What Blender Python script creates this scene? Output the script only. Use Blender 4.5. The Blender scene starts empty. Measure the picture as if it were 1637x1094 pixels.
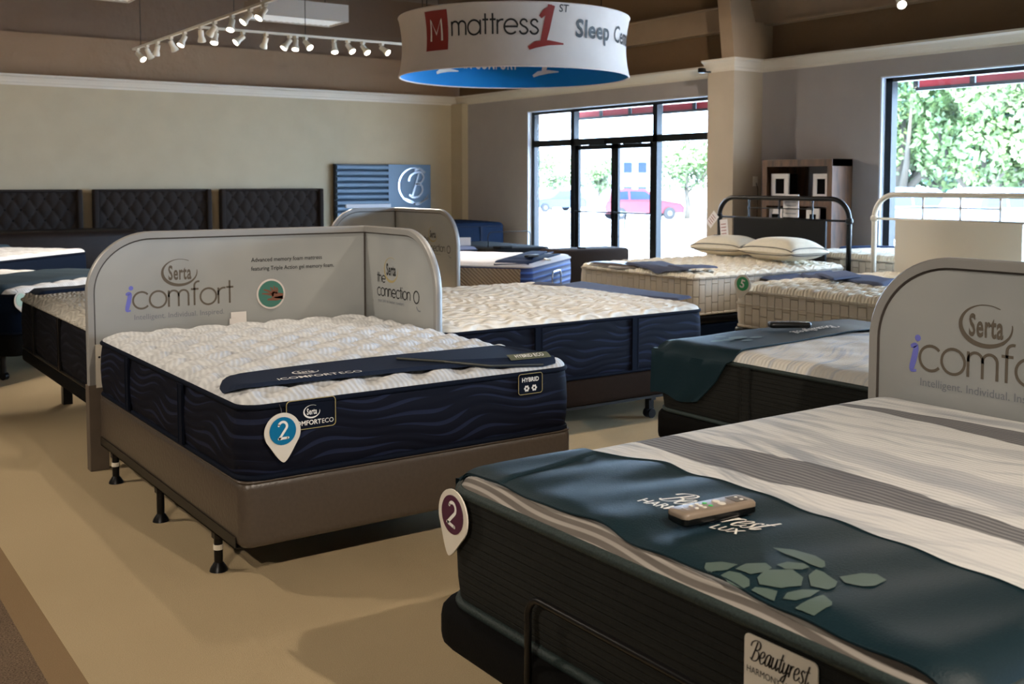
import bpy, bmesh, math, random
import numpy as np
from mathutils import Vector, Matrix
random.seed(7)
PI = math.pi
C = bpy.context.scene.collection
S = bpy.context.scene

# ------------------------------------------------------------------ camera
F_PX, PITCH, YAW, EYE, SHIFT = 1705.2, math.radians(3.769), math.radians(54.975), 1.517, -144.9
cd = bpy.data.cameras.new('camera'); cam = bpy.data.objects.new('camera', cd); C.objects.link(cam)
cam.location = (0, 0, EYE); cam.rotation_euler = (PI/2 - PITCH, 0, YAW - PI/2)
cd.sensor_width = 36; cd.lens = 36*F_PX/1637; cd.shift_y = SHIFT/1637; cd.clip_start = .05; cd.clip_end = 400
cd.dof.use_dof = True; cd.dof.focus_distance = 3.7; cd.dof.aperture_fstop = 6.3
S.camera = cam
# ------------------------------------------------------------------ view, world, sun
S.view_settings.view_transform = 'Standard'; S.view_settings.look = 'None'
S.view_settings.exposure = 1.2; S.view_settings.gamma = 1; S.view_settings.use_curve_mapping = False
S.cycles.use_denoising = True
S.cycles.max_bounces = 8; S.cycles.diffuse_bounces = 5; S.cycles.sample_clamp_indirect = 4
S.cycles.caustics_reflective = False; S.cycles.caustics_refractive = False
W = bpy.data.worlds.new('world'); S.world = W; W.use_nodes = True
W.node_tree.nodes['Background'].inputs[0].default_value = (.53, .72, 1.0, 1)
W.node_tree.nodes['Background'].inputs[1].default_value = 15.0
sl = bpy.data.lights.new('sun', 'SUN'); so = bpy.data.objects.new('sun', sl); C.objects.link(so)
sl.energy = 14.0; sl.angle = .01; sl.color = (1, .95, .86)
so.rotation_euler = (math.radians(38), 0, math.radians(-25))
so.location = (14, 4, 20)
def portal(loc, sx, sy):
    l = bpy.data.lights.new('window_portal', 'AREA'); o = bpy.data.objects.new('window_portal', l); C.objects.link(o)
    l.shape = 'RECTANGLE'; l.size = sx; l.size_y = sy; l.cycles.is_portal = True
    o.location = loc; o.rotation_euler = (PI/2, 0, PI/2)
portal((10.30, 11.6, 1.3), 4.6, 2.6)
portal((10.30, 2.9, 1.6), 8.8, 2.3)
SPOT_K = 1.0          # overall power of the track spotlights, seen and added

# ------------------------------------------------------------------ where a photo point lies in the room
_fw = np.array([math.cos(YAW)*math.cos(PITCH), math.sin(YAW)*math.cos(PITCH), -math.sin(PITCH)])
_r = np.array([math.sin(YAW), -math.cos(YAW), 0]); _u = np.cross(_r, _fw); _c = np.array([0, 0, EYE])
def _ray(x, y): return _fw + _r*(x-818.5)/F_PX - _u*(y-SHIFT-547)/F_PX
def onx(x, y, X): d = _ray(x, y); return _c + d*(X/d[0])
def ony(x, y, Y): d = _ray(x, y); return _c + d*(Y/d[1])
def onz(x, y, Z): d = _ray(x, y); return _c + d*((Z-EYE)/d[2])
def onf(x, y, f, ex=0.):
    """first meeting of a sight line with the surface z = f(x, y) + ex, marched down from above"""
    d = _ray(x, y); t0 = (1.0-EYE)/d[2]; t1 = (.62-EYE)/d[2]; n = 160; a = t0
    for k in range(1, n+1):
        b = t0+(t1-t0)*k/n; P = _c+d*b
        if P[2] < float(f(P[0], P[1]))+ex: break
        a = b
    for _ in range(14):
        m = (a+b)/2; P = _c+d*m
        if P[2] < float(f(P[0], P[1]))+ex: b = m
        else: a = m
    return _c+d*b

# ------------------------------------------------------------------ materials
def srgb(h):
    h = h.lstrip('#'); v = [int(h[i:i+2], 16)/255 for i in (0, 2, 4)]
    return tuple((c/12.92 if c <= .04045 else ((c+.055)/1.055)**2.4) for c in v) + (1,)
class N:
    def __init__(s, name):
        s.m = bpy.data.materials.new(name); s.m.use_nodes = True; s.t = s.m.node_tree; s.n = s.t.nodes
        s.b = s.n['Principled BSDF']
    def new(s, typ, **k):
        nd = s.n.new(typ)
        for a, v in k.items():
            if a.startswith('i_'): nd.inputs[a[2:].replace('_', ' ')].default_value = v
            else: setattr(nd, a, v)
        return nd
    def link(s, a, b): s.t.links.new(a, b)
    def val(s, sock, v):
        if hasattr(v, 'is_output'): s.link(v, sock)
        else: sock.default_value = v
    def math(s, op, a, b=0., c=None):
        nd = s.new('ShaderNodeMath', operation=op); s.val(nd.inputs[0], a); s.val(nd.inputs[1], b)
        if c is not None: s.val(nd.inputs[2], c)
        return nd.outputs[0]
    def xyz(s):
        if not hasattr(s, '_x'):
            tc = s.new('ShaderNodeTexCoord'); s.tc = tc; sp = s.new('ShaderNodeSeparateXYZ'); s.link(tc.outputs['Object'], sp.inputs[0]); s._x = sp.outputs
        return s._x
    def noise(s, scale, detail=3, vec=None, rough=.5):
        s.xyz(); nd = s.new('ShaderNodeTexNoise'); nd.inputs['Scale'].default_value = scale; nd.inputs['Detail'].default_value = detail
        nd.inputs['Roughness'].default_value = rough
        s.link(vec if vec is not None else s.tc.outputs['Object'], nd.inputs['Vector']); return nd.outputs['Fac']
    def comb(s, x, y, z):
        nd = s.new('ShaderNodeCombineXYZ')
        for i, v in enumerate((x, y, z)): s.val(nd.inputs[i], v)
        return nd.outputs[0]
    def ramp(s, fac, stops, interp='LINEAR'):
        nd = s.new('ShaderNodeValToRGB'); nd.color_ramp.interpolation = interp; e = nd.color_ramp.elements
        while len(e) < len(stops): e.new(.5)
        for el, (p, c) in zip(e, stops): el.position = p; el.color = c if len(c) == 4 else tuple(c)+(1,)
        s.val(nd.inputs[0], fac); return nd.outputs[0]
    def mix(s, f, a, b):
        nd = s.new('ShaderNodeMix', data_type='RGBA'); s.val(nd.inputs['Factor'], f)
        s.val(nd.inputs[6], a); s.val(nd.inputs[7], b); return nd.outputs[2]
    def bump(s, h, dist=.01, strength=1.):
        nd = s.new('ShaderNodeBump'); nd.inputs['Distance'].default_value = dist; nd.inputs['Strength'].default_value = strength
        s.link(h, nd.inputs['Height']); s.link(nd.outputs[0], s.b.inputs['Normal'])
    def out(s, col, rough=.6, metal=0., spec=.5, sheen=0.):
        s.val(s.b.inputs['Base Color'], col); s.val(s.b.inputs['Roughness'], rough); s.b.inputs['Metallic'].default_value = metal
        s.b.inputs['Specular IOR Level'].default_value = spec; s.b.inputs['Sheen Weight'].default_value = sheen
        return s.m
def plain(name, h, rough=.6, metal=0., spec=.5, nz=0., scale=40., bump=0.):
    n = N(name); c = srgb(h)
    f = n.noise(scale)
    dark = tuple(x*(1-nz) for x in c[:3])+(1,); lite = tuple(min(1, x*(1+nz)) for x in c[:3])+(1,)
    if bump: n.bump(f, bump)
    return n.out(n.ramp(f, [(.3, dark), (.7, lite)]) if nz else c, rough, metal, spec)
def emit(name, rgb, st):
    n = N(name); n.b.inputs['Emission Color'].default_value = tuple(rgb)+(1,); n.b.inputs['Emission Strength'].default_value = st
    return n.out(tuple(rgb)+(1,), .4)
def glass(name):
    n = N(name); n.n.remove(n.b); o = n.n['Material Output']
    t = n.new('ShaderNodeBsdfTransparent'); t.inputs[0].default_value = (.93, .96, .97, 1)
    g = n.new('ShaderNodeBsdfGlossy'); g.inputs['Roughness'].default_value = .02
    m = n.new('ShaderNodeMixShader'); m.inputs[0].default_value = .045; n.link(t.outputs[0], m.inputs[1]); n.link(g.outputs[0], m.inputs[2])
    n.link(m.outputs[0], o.inputs[0]); return n.m

M = {}
def carpet(name, h1, h2, sc, bump):
    n = N(name); f = n.noise(sc, 5, rough=.7); g = n.noise(1.3, 3)
    c = n.ramp(f, [(.3, srgb(h1)), (.7, srgb(h2))])
    c2 = n.mix(n.ramp(g, [(.3, (0, 0, 0)), (.75, (.35, .35, .35))]), c, srgb(h1))
    n.bump(f, bump); return n.out(c2, .95, spec=.1)
M['carpet'] = carpet('beige_carpet', '#B7A27F', '#D0B993', 260, .006)
M['carpet_band'] = carpet('tan_carpet_band', '#8A7153', '#9E8463', 260, .005)
M['carpet_aisle'] = carpet('brown_aisle_carpet', '#3D3128', '#B2967A', 170, .012)
M['wall'] = plain('warm_grey_paint', '#B3A48A', .8, nz=.03, scale=3, spec=.2)
M['wall_tan'] = plain('tan_paint', '#BCA88C', .8, nz=.03, scale=3, spec=.2)
M['wall_right'] = plain('mauve_grey_paint', '#A39B97', .8, nz=.03, scale=3, spec=.2)
M['crown'] = plain('cream_trim_paint', '#CFC4B4', .5)
M['pillar'] = plain('pillar_paint', '#B0A290', .8, nz=.03, scale=3, spec=.2)
def fabric_wall(name, h):
    n = N(name); f = n.noise(1.6, 4); n.bump(f, .12, .6); return n.out(srgb(h), .75, spec=.3)
M['upper'] = fabric_wall('brown_insulation_fabric', '#8C7259')
M['upper_dark'] = fabric_wall('dark_brown_insulation_fabric', '#6F5A48')
M['upper_right'] = fabric_wall('umber_insulation_fabric', '#6B543B')
M['steel'] = plain('brown_painted_steel', '#927B62', .6, nz=.05, scale=4)
M['ceil'] = fabric_wall('ceiling_fabric', '#6B5642')
M['alu'] = plain('dark_bronze_aluminium', '#1E2022', .35, .6)
M['reveal'] = plain('white_window_reveal', '#D8DCE4', .6)
M['glass'] = glass('window_glass')
M['black'] = plain('black_metal', '#151414', .38, .5)
M['black_fab'] = plain('black_upholstery', '#0B0A09', .85, spec=.1, nz=.25, scale=200, bump=.001)
M['black_panel'] = plain('black_satin_board', '#0D0C0C', .55, spec=.15)
M['rail'] = plain('dark_rail_metal', '#2B2723', .45, .6)
M['white_metal'] = plain('white_painted_metal', '#E4DCCB', .4)
M['track'] = plain('white_track_metal', '#E2DACA', .45)
M['bulb'] = emit('lit_lamp', (1., .88, .68), 9.0)
M['bulb_off'] = plain('unlit_lamp', '#B8AFA0', .3)
M['lens'] = emit('prismatic_lens', (.62, .60, .56), .12)
M['box_grey'] = plain('grey_white_sheet_metal', '#A79C90', .6)
M['text_dark'] = plain('dark_grey_print', '#5F564A', .5)
M['text_black'] = plain('black_print', '#17171A', .5)
M['text_blue'] = plain('periwinkle_print', '#6E72C8', .5)
M['text_white'] = plain('white_print', '#E6E2DA', .6)
M['text_gold'] = plain('gold_print', '#A89868', .5)
M['olive_strip'] = plain('olive_woven_strip', '#5B5C45', .7)
M['olive_edge'] = plain('dark_olive_binding', '#34362F', .5)
M['text_grey'] = plain('grey_print', '#7B7F86', .5)
M['text_red'] = plain('red_print', '#8E2A24', .55)
M['sign_white'] = plain('white_stretch_fabric', '#D8CEC8', .8, nz=.02, scale=8, spec=.2)
M['sign_blue'] = plain('blue_stretch_fabric', '#0F7CC0', .7, spec=.2)
M['sil_edge'] = plain('silver_edge_trim', '#9D9B97', .45, .3)
M['gasket'] = plain('dark_gasket', '#3C3530', .6)
M['taupe_post'] = plain('taupe_laminate', '#5E5246', .55, nz=.06, scale=20)
M['bracket'] = plain('pale_bracket', '#E5DCCB', .5)
def panel_mat():
    n = N('silver_printed_panel'); x = n.xyz()
    f = n.noise(2.2, 2)
    return n.out(n.ramp(f, [(.35, srgb('#A0A2A1')), (.65, srgb('#AEAFAC'))]), .38, .25)
M['panel'] = panel_mat()
M['taupe_vinyl'] = plain('taupe_vinyl', '#4A4037', .33, nz=.07, scale=60, bump=.0015)
M['dark_box'] = plain('dark_brown_upholstery', '#251B14', .85, spec=.05, nz=.15, scale=120)
def wave_side(name, base, line, vert=False):
    n = N(name); x = n.xyz(); s = n.math('ADD', x[0], x[1])
    w1 = n.math('MULTIPLY', n.math('SINE', n.math('MULTIPLY', s, 17.)), .011)
    w2 = n.math('MULTIPLY', n.math('SINE', n.math('MULTIPLY_ADD', s, 9., n.math('MULTIPLY', x[2], 14.))), .020)
    z = n.math('ADD', x[2], n.math('ADD', w1, w2))
    v = n.math('SINE', n.math('MULTIPLY', z, 2*PI/.044))
    th = n.math('MULTIPLY_ADD', n.math('SINE', n.math('MULTIPLY_ADD', s, 11., n.math('MULTIPLY', x[2], 30.))), .30, .72)
    f = n.ramp(n.math('SUBTRACT', v, th), [(.0, (0, 0, 0)), (.16, (.8, .8, .8))])
    weave = n.noise(700, 1)
    col = n.mix(f, srgb(base), srgb(line)); n.bump(n.math('ADD', n.math('MULTIPLY', v, -.5), n.math('MULTIPLY', weave, .3)), .0018)
    return n.out(col, .75, spec=.12)
M['navy_wave'] = wave_side('navy_wave_knit', '#0C0E1A', '#20263C')
M['navy_wave_dull'] = wave_side('charcoal_wave_knit', '#121218', '#202028')
M['navy'] = plain('navy_knit', '#0B1422', .85, spec=.05, nz=.15, scale=200, bump=.002)
M['navy_pad'] = plain('navy_pad_fabric', '#1D2638', .7, spec=.12, nz=.12, scale=300, bump=.0015)
M['navy_tape'] = plain('navy_piping', '#0F1420', .8, spec=.08)
M['slate_pad'] = plain('slate_pad_fabric', '#565C70', .85, spec=.05, nz=.1, scale=300, bump=.0015)
M['teal'] = plain('dark_teal_cloth', '#11262D', .5, spec=.2, nz=.10, scale=220, bump=.0008)
M['teal_tape'] = plain('green_black_piping', '#222E2C', .6, nz=.3, scale=160, bump=.002)
M['teal_soft'] = plain('teal_grey_pad', '#2C3A44', .85, spec=.05, nz=.1, scale=200)
M['turtle'] = plain('grey_green_print', '#4F5F58', .6)
def stria_side(name, base, line):
    n = N(name); x = n.xyz(); s = n.math('ADD', x[0], x[1])
    v = n.comb(n.math('MULTIPLY', s, 6.), 0., n.math('MULTIPLY', x[2], 190.)); f = n.noise(1., 3, v)
    v2 = n.comb(n.math('MULTIPLY', s, 260.), 0., n.math('MULTIPLY', x[2], 30.)); g = n.noise(1., 2, v2)
    l = n.math('FRACT', n.math('MULTIPLY', x[2], 1/.021)); ln = n.ramp(l, [(.0, (0, 0, 0)), (.1, (1, 1, 1)), (.9, (1, 1, 1)), (1., (0, 0, 0))])
    col = n.mix(n.math('MULTIPLY', n.math('ADD', f, g), .5), srgb(base), srgb(line)); n.bump(n.math('ADD', n.math('MULTIPLY', ln, .7), f), .003)
    return n.out(col, .8, spec=.10)
M['stria'] = stria_side('charcoal_stria_knit', '#151615', '#2C2C29')
def brick_side(name, c1, c2):
    n = N(name); x = n.xyz(); s = n.math('ADD', x[0], x[1])
    b = n.new('ShaderNodeTexBrick'); b.offset = .35; b.inputs['Scale'].default_value = 1.; b.inputs['Mortar Size'].default_value = .004
    b.inputs['Mortar Smooth'].default_value = 1.; b.inputs['Brick Width'].default_value = .16; b.inputs['Row Height'].default_value = .075
    n.link(n.comb(x[2], n.math('ADD', s, 5.), 0.), b.inputs['Vector'])
    n.bump(n.math('SUBTRACT', 1., b.outputs['Fac']), .014)
    return n.out(n.mix(b.outputs['Fac'], srgb(c1), srgb(c2)), .8, spec=.2)
M['cream_side'] = brick_side('cream_quilted_border', '#BCB3A4', '#B5AB9C')
def top_mat(name, c1, c2, per=.021, amp=.004, axis=0):
    n = N(name); x = n.xyz(); a, b = (x[0], x[1]) if axis == 0 else (x[1], x[0])
    sk = n.math('ADD', a, n.math('MULTIPLY', n.math('SINE', n.math('MULTIPLY', b, 24.)), .016))
    sk = n.math('ADD', sk, n.math('MULTIPLY', n.noise(9, 2), .03))
    v = n.math('SINE', n.math('MULTIPLY', sk, 2*PI/per))
    n.bump(v, amp, .9)
    f = n.noise(16, 3)
    return n.out(n.ramp(n.math('MULTIPLY_ADD', v, .12, f), [(.3, srgb(c1)), (.68, srgb(c2))]), .85, spec=.2)
M['quilt'] = top_mat('ivory_quilted_knit', '#B9B9B9', '#D2D2D1', .024, .0009)
M['quilt_b'] = top_mat('ivory_ribbed_knit', '#D5CEC2', '#EAE4D8', .045, .006, 0)
M['quilt_dull'] = top_mat('grey_ivory_quilted_knit', '#A9A499', '#C4BEB2', .03, .005)
M['cream_top'] = top_mat('cream_tufted_knit', '#DACFBA', '#ECE3CF', .03, .003)
M['white_top'] = plain('white_knit', '#D9D4D4', .85, nz=.04, scale=60, bump=.002)
def stripe_top(name, base, l1, dark, coarse=1.):
    n = N(name); x = n.xyz()
    wob = n.math('MULTIPLY', n.math('SINE', n.math('MULTIPLY_ADD', x[0], 3.2, n.math('MULTIPLY', x[1], 2.2))), .10)
    wob2 = n.math('MULTIPLY', n.math('SINE', n.math('MULTIPLY_ADD', x[0], 6.1, 1.3)), .03)
    v = n.math('ADD', x[1], n.math('ADD', wob, wob2))
    ns = n.noise(1., 4, n.comb(n.math('MULTIPLY', x[0], 1.1), n.math('MULTIPLY', v, 9.*coarse), 0.), .65)
    c = n.ramp(ns, [(.34, srgb(l1)), (.47, srgb(base)), (.56, srgb(base)), (.72, srgb(l1))])
    def band(c0, c1, fr, ph, h0, h1, hf, hp, soft, amt, col, cc):
        cen = n.math('MULTIPLY_ADD', n.math('SINE', n.math('MULTIPLY_ADD', x[0], fr, ph)), c1, c0); hw = n.math('MULTIPLY_ADD', n.math('SINE', n.math('MULTIPLY_ADD', x[0], hf, hp)), h1, h0)
        e = n.math('SUBTRACT', hw, n.math('ABSOLUTE', n.math('SUBTRACT', n.math('ADD', x[1], n.math('MULTIPLY', ns, .05)), cen)))
        f = n.ramp(n.math('MULTIPLY_ADD', e, 1/soft, .5), [(.3, (0, 0, 0)), (.7, (1, 1, 1))])
        return n.mix(n.math('MULTIPLY', f, n.math('MULTIPLY_ADD', fine, .12, amt)), cc, srgb(col))
    fine = n.math('SINE', n.math('MULTIPLY', x[1], 2*PI/.021))
    if coarse == 1.:
        c = band(1.13, .10, 2.4, 4.2, .05, .03, 3., .5, .06, .6, l1, c); c = band(1.36, .06, 3.0, 1.0, .035, .02, 4., .0, .05, .5, l1, c)
        c = band(.95, .05, 3.3, 2.0, .03, .02, 3., 1., .04, .5, l1, c); c = band(.50, .03, 3.0, .3, .015, .01, 4., 1., .03, .3, l1, c)
        c = band(.745, .02, 4.0, .6, .082, .032, 4.4, 2.6, .012, .86, dark, c); c = band(1.60, .03, 3.0, 2.6, .055, .040, 2.6, .9, .012, .86, dark, c)
        c = band(1.78, .02, 3.0, .6, .03, .02, 3.6, .9, .04, .5, l1, c)
        # the mesh gusset with its woven waves, along the foot and sides
        gz_ = n.math('MULTIPLY_ADD', n.math('SINE', n.math('MULTIPLY', x[0], 13.)), .010, n.math('ADD', x[1], n.math('MULTIPLY', x[2], 1.)))
        gw = n.math('SINE', n.math('MULTIPLY_ADD', gz_, 2*PI/.034, n.math('MULTIPLY', x[0], 9.)))
        gc = n.ramp(n.math('MULTIPLY_ADD', gw, .5, .5), [(.5, srgb('#645D57')), (.8, srgb('#9A938B'))])
        gm = n.ramp(n.math('ADD', x[1], n.math('MULTIPLY', n.math('SINE', n.math('MULTIPLY', x[0], 5.)), .012)), [(.040, (1, 1, 1)), (.052, (0, 0, 0))])
        c = n.mix(gm, c, gc)
    weave = n.noise(900, 1)
    n.bump(n.math('ADD', fine, n.math('MULTIPLY', weave, .5)), .0010)
    return n.out(c, .8, spec=.2)
M['stripe_top'] = stripe_top('grey_wave_striped_knit', '#D2D1CF', '#A0A3A9', '#5A595C')
M['stripe_top_b'] = stripe_top('thin_blue_grey_striped_knit', '#D6D1C8', '#A7AFBC', '#B9BBBE', 1.6)
M['gusset'] = stripe_top('grey_mesh_gusset', '#9A928A', '#6F675F', '#B7AFA4')
M['tag'] = plain('ivory_card', '#D6CEC0', .5)
M['tag_blue'] = plain('blue_disc', '#0E6C96', .3)
M['tag_plum'] = plain('plum_disc', '#4A1D38', .3)
M['tag_pale'] = plain('pale_green_disc', '#B4CDB8', .4)
M['tag_green'] = plain('green_disc', '#3F9B63', .3)
M['remote'] = plain('taupe_plastic', '#857667', .4)
M['remote_black'] = plain('black_plastic', '#101010', .3)
M['green_btn'] = plain('green_button', '#3FB356', .4)
M['tufted'] = plain('charcoal_linen', '#2E2825', .9, spec=.1, nz=.12, scale=180, bump=.001)
M['brown_leather'] = plain('dark_brown_leather', '#1E1511', .5, spec=.25, nz=.2, scale=20)
M['pewter'] = plain('blue_grey_satin_panel', '#51677C', .45, .1)
M['chrome'] = plain('chrome', '#C9CED6', .15, 1.)
M['tan_quilt'] = None
def tan_mat():
    n = N('tan_diagonal_quilt'); x = n.xyz(); s = n.math('ADD', x[0], x[1])
    a = n.math('SINE', n.math('MULTIPLY', n.math('SUBTRACT', n.math('MULTIPLY', s, .8), x[2]), 2*PI/.036)); b = n.math('SINE', n.math('MULTIPLY', n.math('SUBTRACT', s, x[2]), 2*PI/.25))
    n.bump(a, .003); return n.out(n.ramp(a, [(0., srgb('#84725E')), (.6, srgb('#9F8C75'))]), .8, spec=.2)
M['tan_quilt'] = tan_mat()
def blue_mat():
    n = N('blue_striped_knit'); x = n.xyz()
    a = n.math('SINE', n.math('MULTIPLY', x[2], 2*PI/.06)); n.bump(a, .004)
    return n.out(n.ramp(a, [(.2, srgb('#22386E')), (.8, srgb('#3F66B8'))]), .7)
M['blue'] = blue_mat()
M['blue_pad'] = plain('blue_pad_fabric', '#1B2740', .85, spec=.05, nz=.1, scale=200)
M['pillow'] = plain('cream_pillow_cotton', '#E2D9C4', .85, nz=.03, scale=30, bump=.003)
M['cord'] = plain('dark_piping', '#3F3A36', .6)
M['wood'] = None
def wood():
    n = N('brown_plank_wood'); x = n.xyz(); f = n.noise(3., 5, n.comb(n.math('MULTIPLY', x[0], 6.), n.math('MULTIPLY', x[1], 6.), n.math('MULTIPLY', x[2], 1.)))
    return n.out(n.ramp(f, [(.3, srgb('#3A2414')), (.7, srgb('#6E4A2E'))]), .5)
M['wood'] = wood()
M['paper'] = plain('white_paper', '#E2DCD8', .7)
M['black_art'] = plain('black_print_card', '#0E0D0D', .9, spec=.05)
M['plate'] = plain('ivory_plastic', '#D9D2C2', .4)
M['asphalt'] = plain('pale_asphalt', '#C9C9C8', .9, nz=.05, scale=2)
M['walk'] = plain('concrete_walk', '#B9BDC4', .9, nz=.05, scale=3)
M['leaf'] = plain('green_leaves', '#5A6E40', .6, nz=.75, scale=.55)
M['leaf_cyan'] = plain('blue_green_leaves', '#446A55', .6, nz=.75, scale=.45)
M['bark'] = plain('grey_bark', '#4A443C', .9)
M['awn_red'] = plain('red_awning_cloth', '#A3303A', .7)
M['car_red'] = plain('red_car_paint', '#5A1A26', .3)
M['car_blue'] = plain('slate_car_paint', '#2A3447', .3)
M['car_pale'] = plain('pale_car_paint', '#6F86A0', .3)
M['tyre'] = plain('tyre_rubber', '#1A1A1E', .8)
M['car_glass'] = plain('car_window', '#18233C', .15)
M['bldg'] = plain('pale_building', '#8F9294', .9)
M['hand'] = plain('brown_hand_print', '#7A4E3C', .6)
M['teal_print'] = plain('teal_print', '#3E7568', .6)

# ------------------------------------------------------------------ mesh helpers
class MB:
    def __init__(s): s.v = []; s.f = []
    def add(s, v, f):
        o = len(s.v); s.v += [tuple(map(float, p)) for p in v]; s.f += [tuple(i+o for i in q) for q in f]; return s
    def box(s, c, d, rz=0., bev=0.):
        cx, cy, cz = c; hx, hy, hz = (q/2 for q in d)
        if bev <= 0:
            v = [(x*hx, y*hy, z*hz) for z in (-1, 1) for y in (-1, 1) for x in (-1, 1)]
            f = [(0, 2, 3, 1), (4, 5, 7, 6), (0, 1, 5, 4), (2, 6, 7, 3), (0, 4, 6, 2), (1, 3, 7, 5)]
        else:
            bm = bmesh.new(); bmesh.ops.create_cube(bm, size=1)
            for q in bm.verts: q.co = (q.co.x*d[0], q.co.y*d[1], q.co.z*d[2])
            bmesh.ops.bevel(bm, geom=bm.edges[:], offset=min(bev, .49*min(d)), segments=3, profile=.5, affect='EDGES')
            bm.verts.index_update(); v = [tuple(q.co) for q in bm.verts]; f = [tuple(q.index for q in g.verts) for g in bm.faces]; bm.free()
        ca, sa = math.cos(rz), math.sin(rz)
        return s.add([(cx+x*ca-y*sa, cy+x*sa+y*ca, cz+z) for x, y, z in v], f)
    def bx(s, x0, x1, y0, y1, z0, z1, bev=0.): return s.box(((x0+x1)/2, (y0+y1)/2, (z0+z1)/2), (abs(x1-x0), abs(y1-y0), abs(z1-z0)), 0, bev)
    def tube(s, pts, r, n=10, closed=False, cap=True):
        P = [Vector(p) for p in pts]; k = len(P); rs = r if isinstance(r, (list, tuple)) else [r]*k
        T = []
        for i in range(k):
            a = P[(i-1) % k] if (closed or i > 0) else P[i]; b = P[(i+1) % k] if (closed or i < k-1) else P[i]
            T.append((b-a).normalized())
        up = Vector((0, 0, 1)) if abs(T[0].z) < .9 else Vector((1, 0, 0))
        x = T[0].cross(up).normalized(); V = []
        for i in range(k):
            x = (x - T[i]*x.dot(T[i])).normalized(); y = T[i].cross(x)
            for j in range(n):
                a = 2*PI*j/n; V.append(P[i] + (x*math.cos(a)+y*math.sin(a))*rs[i])
        Fc = []
        for i in range(k if closed else k-1):
            for j in range(n):
                a, b = i*n, ((i+1) % k)*n; Fc.append((a+j, a+(j+1) % n, b+(j+1) % n, b+j))
        if cap and not closed: Fc.append(tuple(range(n-1, -1, -1))); Fc.append(tuple((k-1)*n+j for j in range(n)))
        return s.add(V, Fc)
    def lathe(s, prof, n=20, base=(0, 0, 0), axis=(0, 0, 1), cap=True):
        A = Vector(axis).normalized(); up = Vector((0, 0, 1)) if abs(A.z) < .9 else Vector((1, 0, 0)); X = A.cross(up).normalized(); Y = A.cross(X); B = Vector(base)
        V = [B + A*h + (X*math.cos(2*PI*j/n)+Y*math.sin(2*PI*j/n))*r for r, h in prof for j in range(n)]
        Fc = [(i*n+j, (i+1)*n+j, (i+1)*n+(j+1) % n, i*n+(j+1) % n) for i in range(len(prof)-1) for j in range(n)]
        if cap: Fc.append(tuple(range(n))); Fc.append(tuple((len(prof)-1)*n+j for j in range(n-1, -1, -1)))
        return s.add(V, Fc)
    def prism(s, poly, d0, d1, fn):
        """poly in 2-D, swept from depth d0 to d1; fn(u, v, d) -> point"""
        k = len(poly); V = [fn(u, v, d0) for u, v in poly] + [fn(u, v, d1) for u, v in poly]
        Fc = [tuple(range(k-1, -1, -1)), tuple(range(k, 2*k))] + [(i, (i+1) % k, k+(i+1) % k, k+i) for i in range(k)]
        return s.add(V, Fc)
    def loft(s, rings, cap=True):
        n = len(rings[0]); V = [p for r in rings for p in r]
        Fc = [(i*n+j, i*n+(j+1) % n, (i+1)*n+(j+1) % n, (i+1)*n+j) for i in range(len(rings)-1) for j in range(n)]
        if cap: Fc.append(tuple(range(n-1, -1, -1))); Fc.append(tuple((len(rings)-1)*n+j for j in range(n)))
        return s.add(V, Fc)
    def grid(s, G):
        """G: array (a, b, 3)"""
        a, b = len(G), len(G[0]); V = [G[i][j] for i in range(a) for j in range(b)]
        return s.add(V, [(i*b+j, i*b+j+1, (i+1)*b+j+1, (i+1)*b+j) for i in range(a-1) for j in range(b-1)])
    def flat(s, m2, fn):
        v, f = m2; return s.add([fn(*p) for p in v], f)
    def build(s, name, mat, parent=None, smooth=False, loc=None, local=False):
        """parent: its location is taken off the points unless local; loc: origin of a top-level mesh"""
        me = bpy.data.meshes.new(name); o = bpy.data.objects.new(name, me); C.objects.link(o)
        off = Vector((0, 0, 0))
        if parent is not None:
            o.parent = parent
            if not local:
                p = parent
                while p.parent: p = p.parent
                off = Vector(p.location)
        if loc is not None: off = Vector(loc); o.location = loc
        me.from_pydata([tuple(Vector(p)-off) for p in s.v], [], s.f)
        bm = bmesh.new(); bm.from_mesh(me); bmesh.ops.recalc_face_normals(bm, faces=bm.faces); bm.to_mesh(me); bm.free()
        me.materials.append(M[mat] if isinstance(mat, str) else mat)
        if smooth:
            me.shade_smooth() if smooth is True else None
            try:
                me.shade_smooth()
                if smooth is not True: me.set_sharp_from_angle(angle=math.radians(smooth))
            except Exception: pass
        return o
def tag(o, label=None, cat=None, group=None, kind=None):
    if label: o['label'] = label
    if cat: o['category'] = cat
    if group: o['group'] = group
    if kind: o['kind'] = kind
    return o
def thing(name, label, cat, loc, rz=0., group=None):
    o = bpy.data.objects.new(name, None); C.objects.link(o); o.location = loc; o.rotation_euler = (0, 0, rz); o.empty_display_size = .1
    return tag(o, label, cat, group)
def struct(name, mb, mat, parent=None, smooth=False, loc=None):
    o = mb.build(name, mat, parent, smooth, loc)
    if parent is None: o['kind'] = 'structure'
    return o
def rrect(x0, x1, y0, y1, r, n=6):
    P = []
    for cx, cy, a0 in ((x1-r, y1-r, 0), (x0+r, y1-r, 90), (x0+r, y0+r, 180), (x1-r, y0+r, 270)):
        for k in range(n+1):
            a = math.radians(a0+90*k/n); P.append((cx+r*math.cos(a), cy+r*math.sin(a)))
    return P
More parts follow.
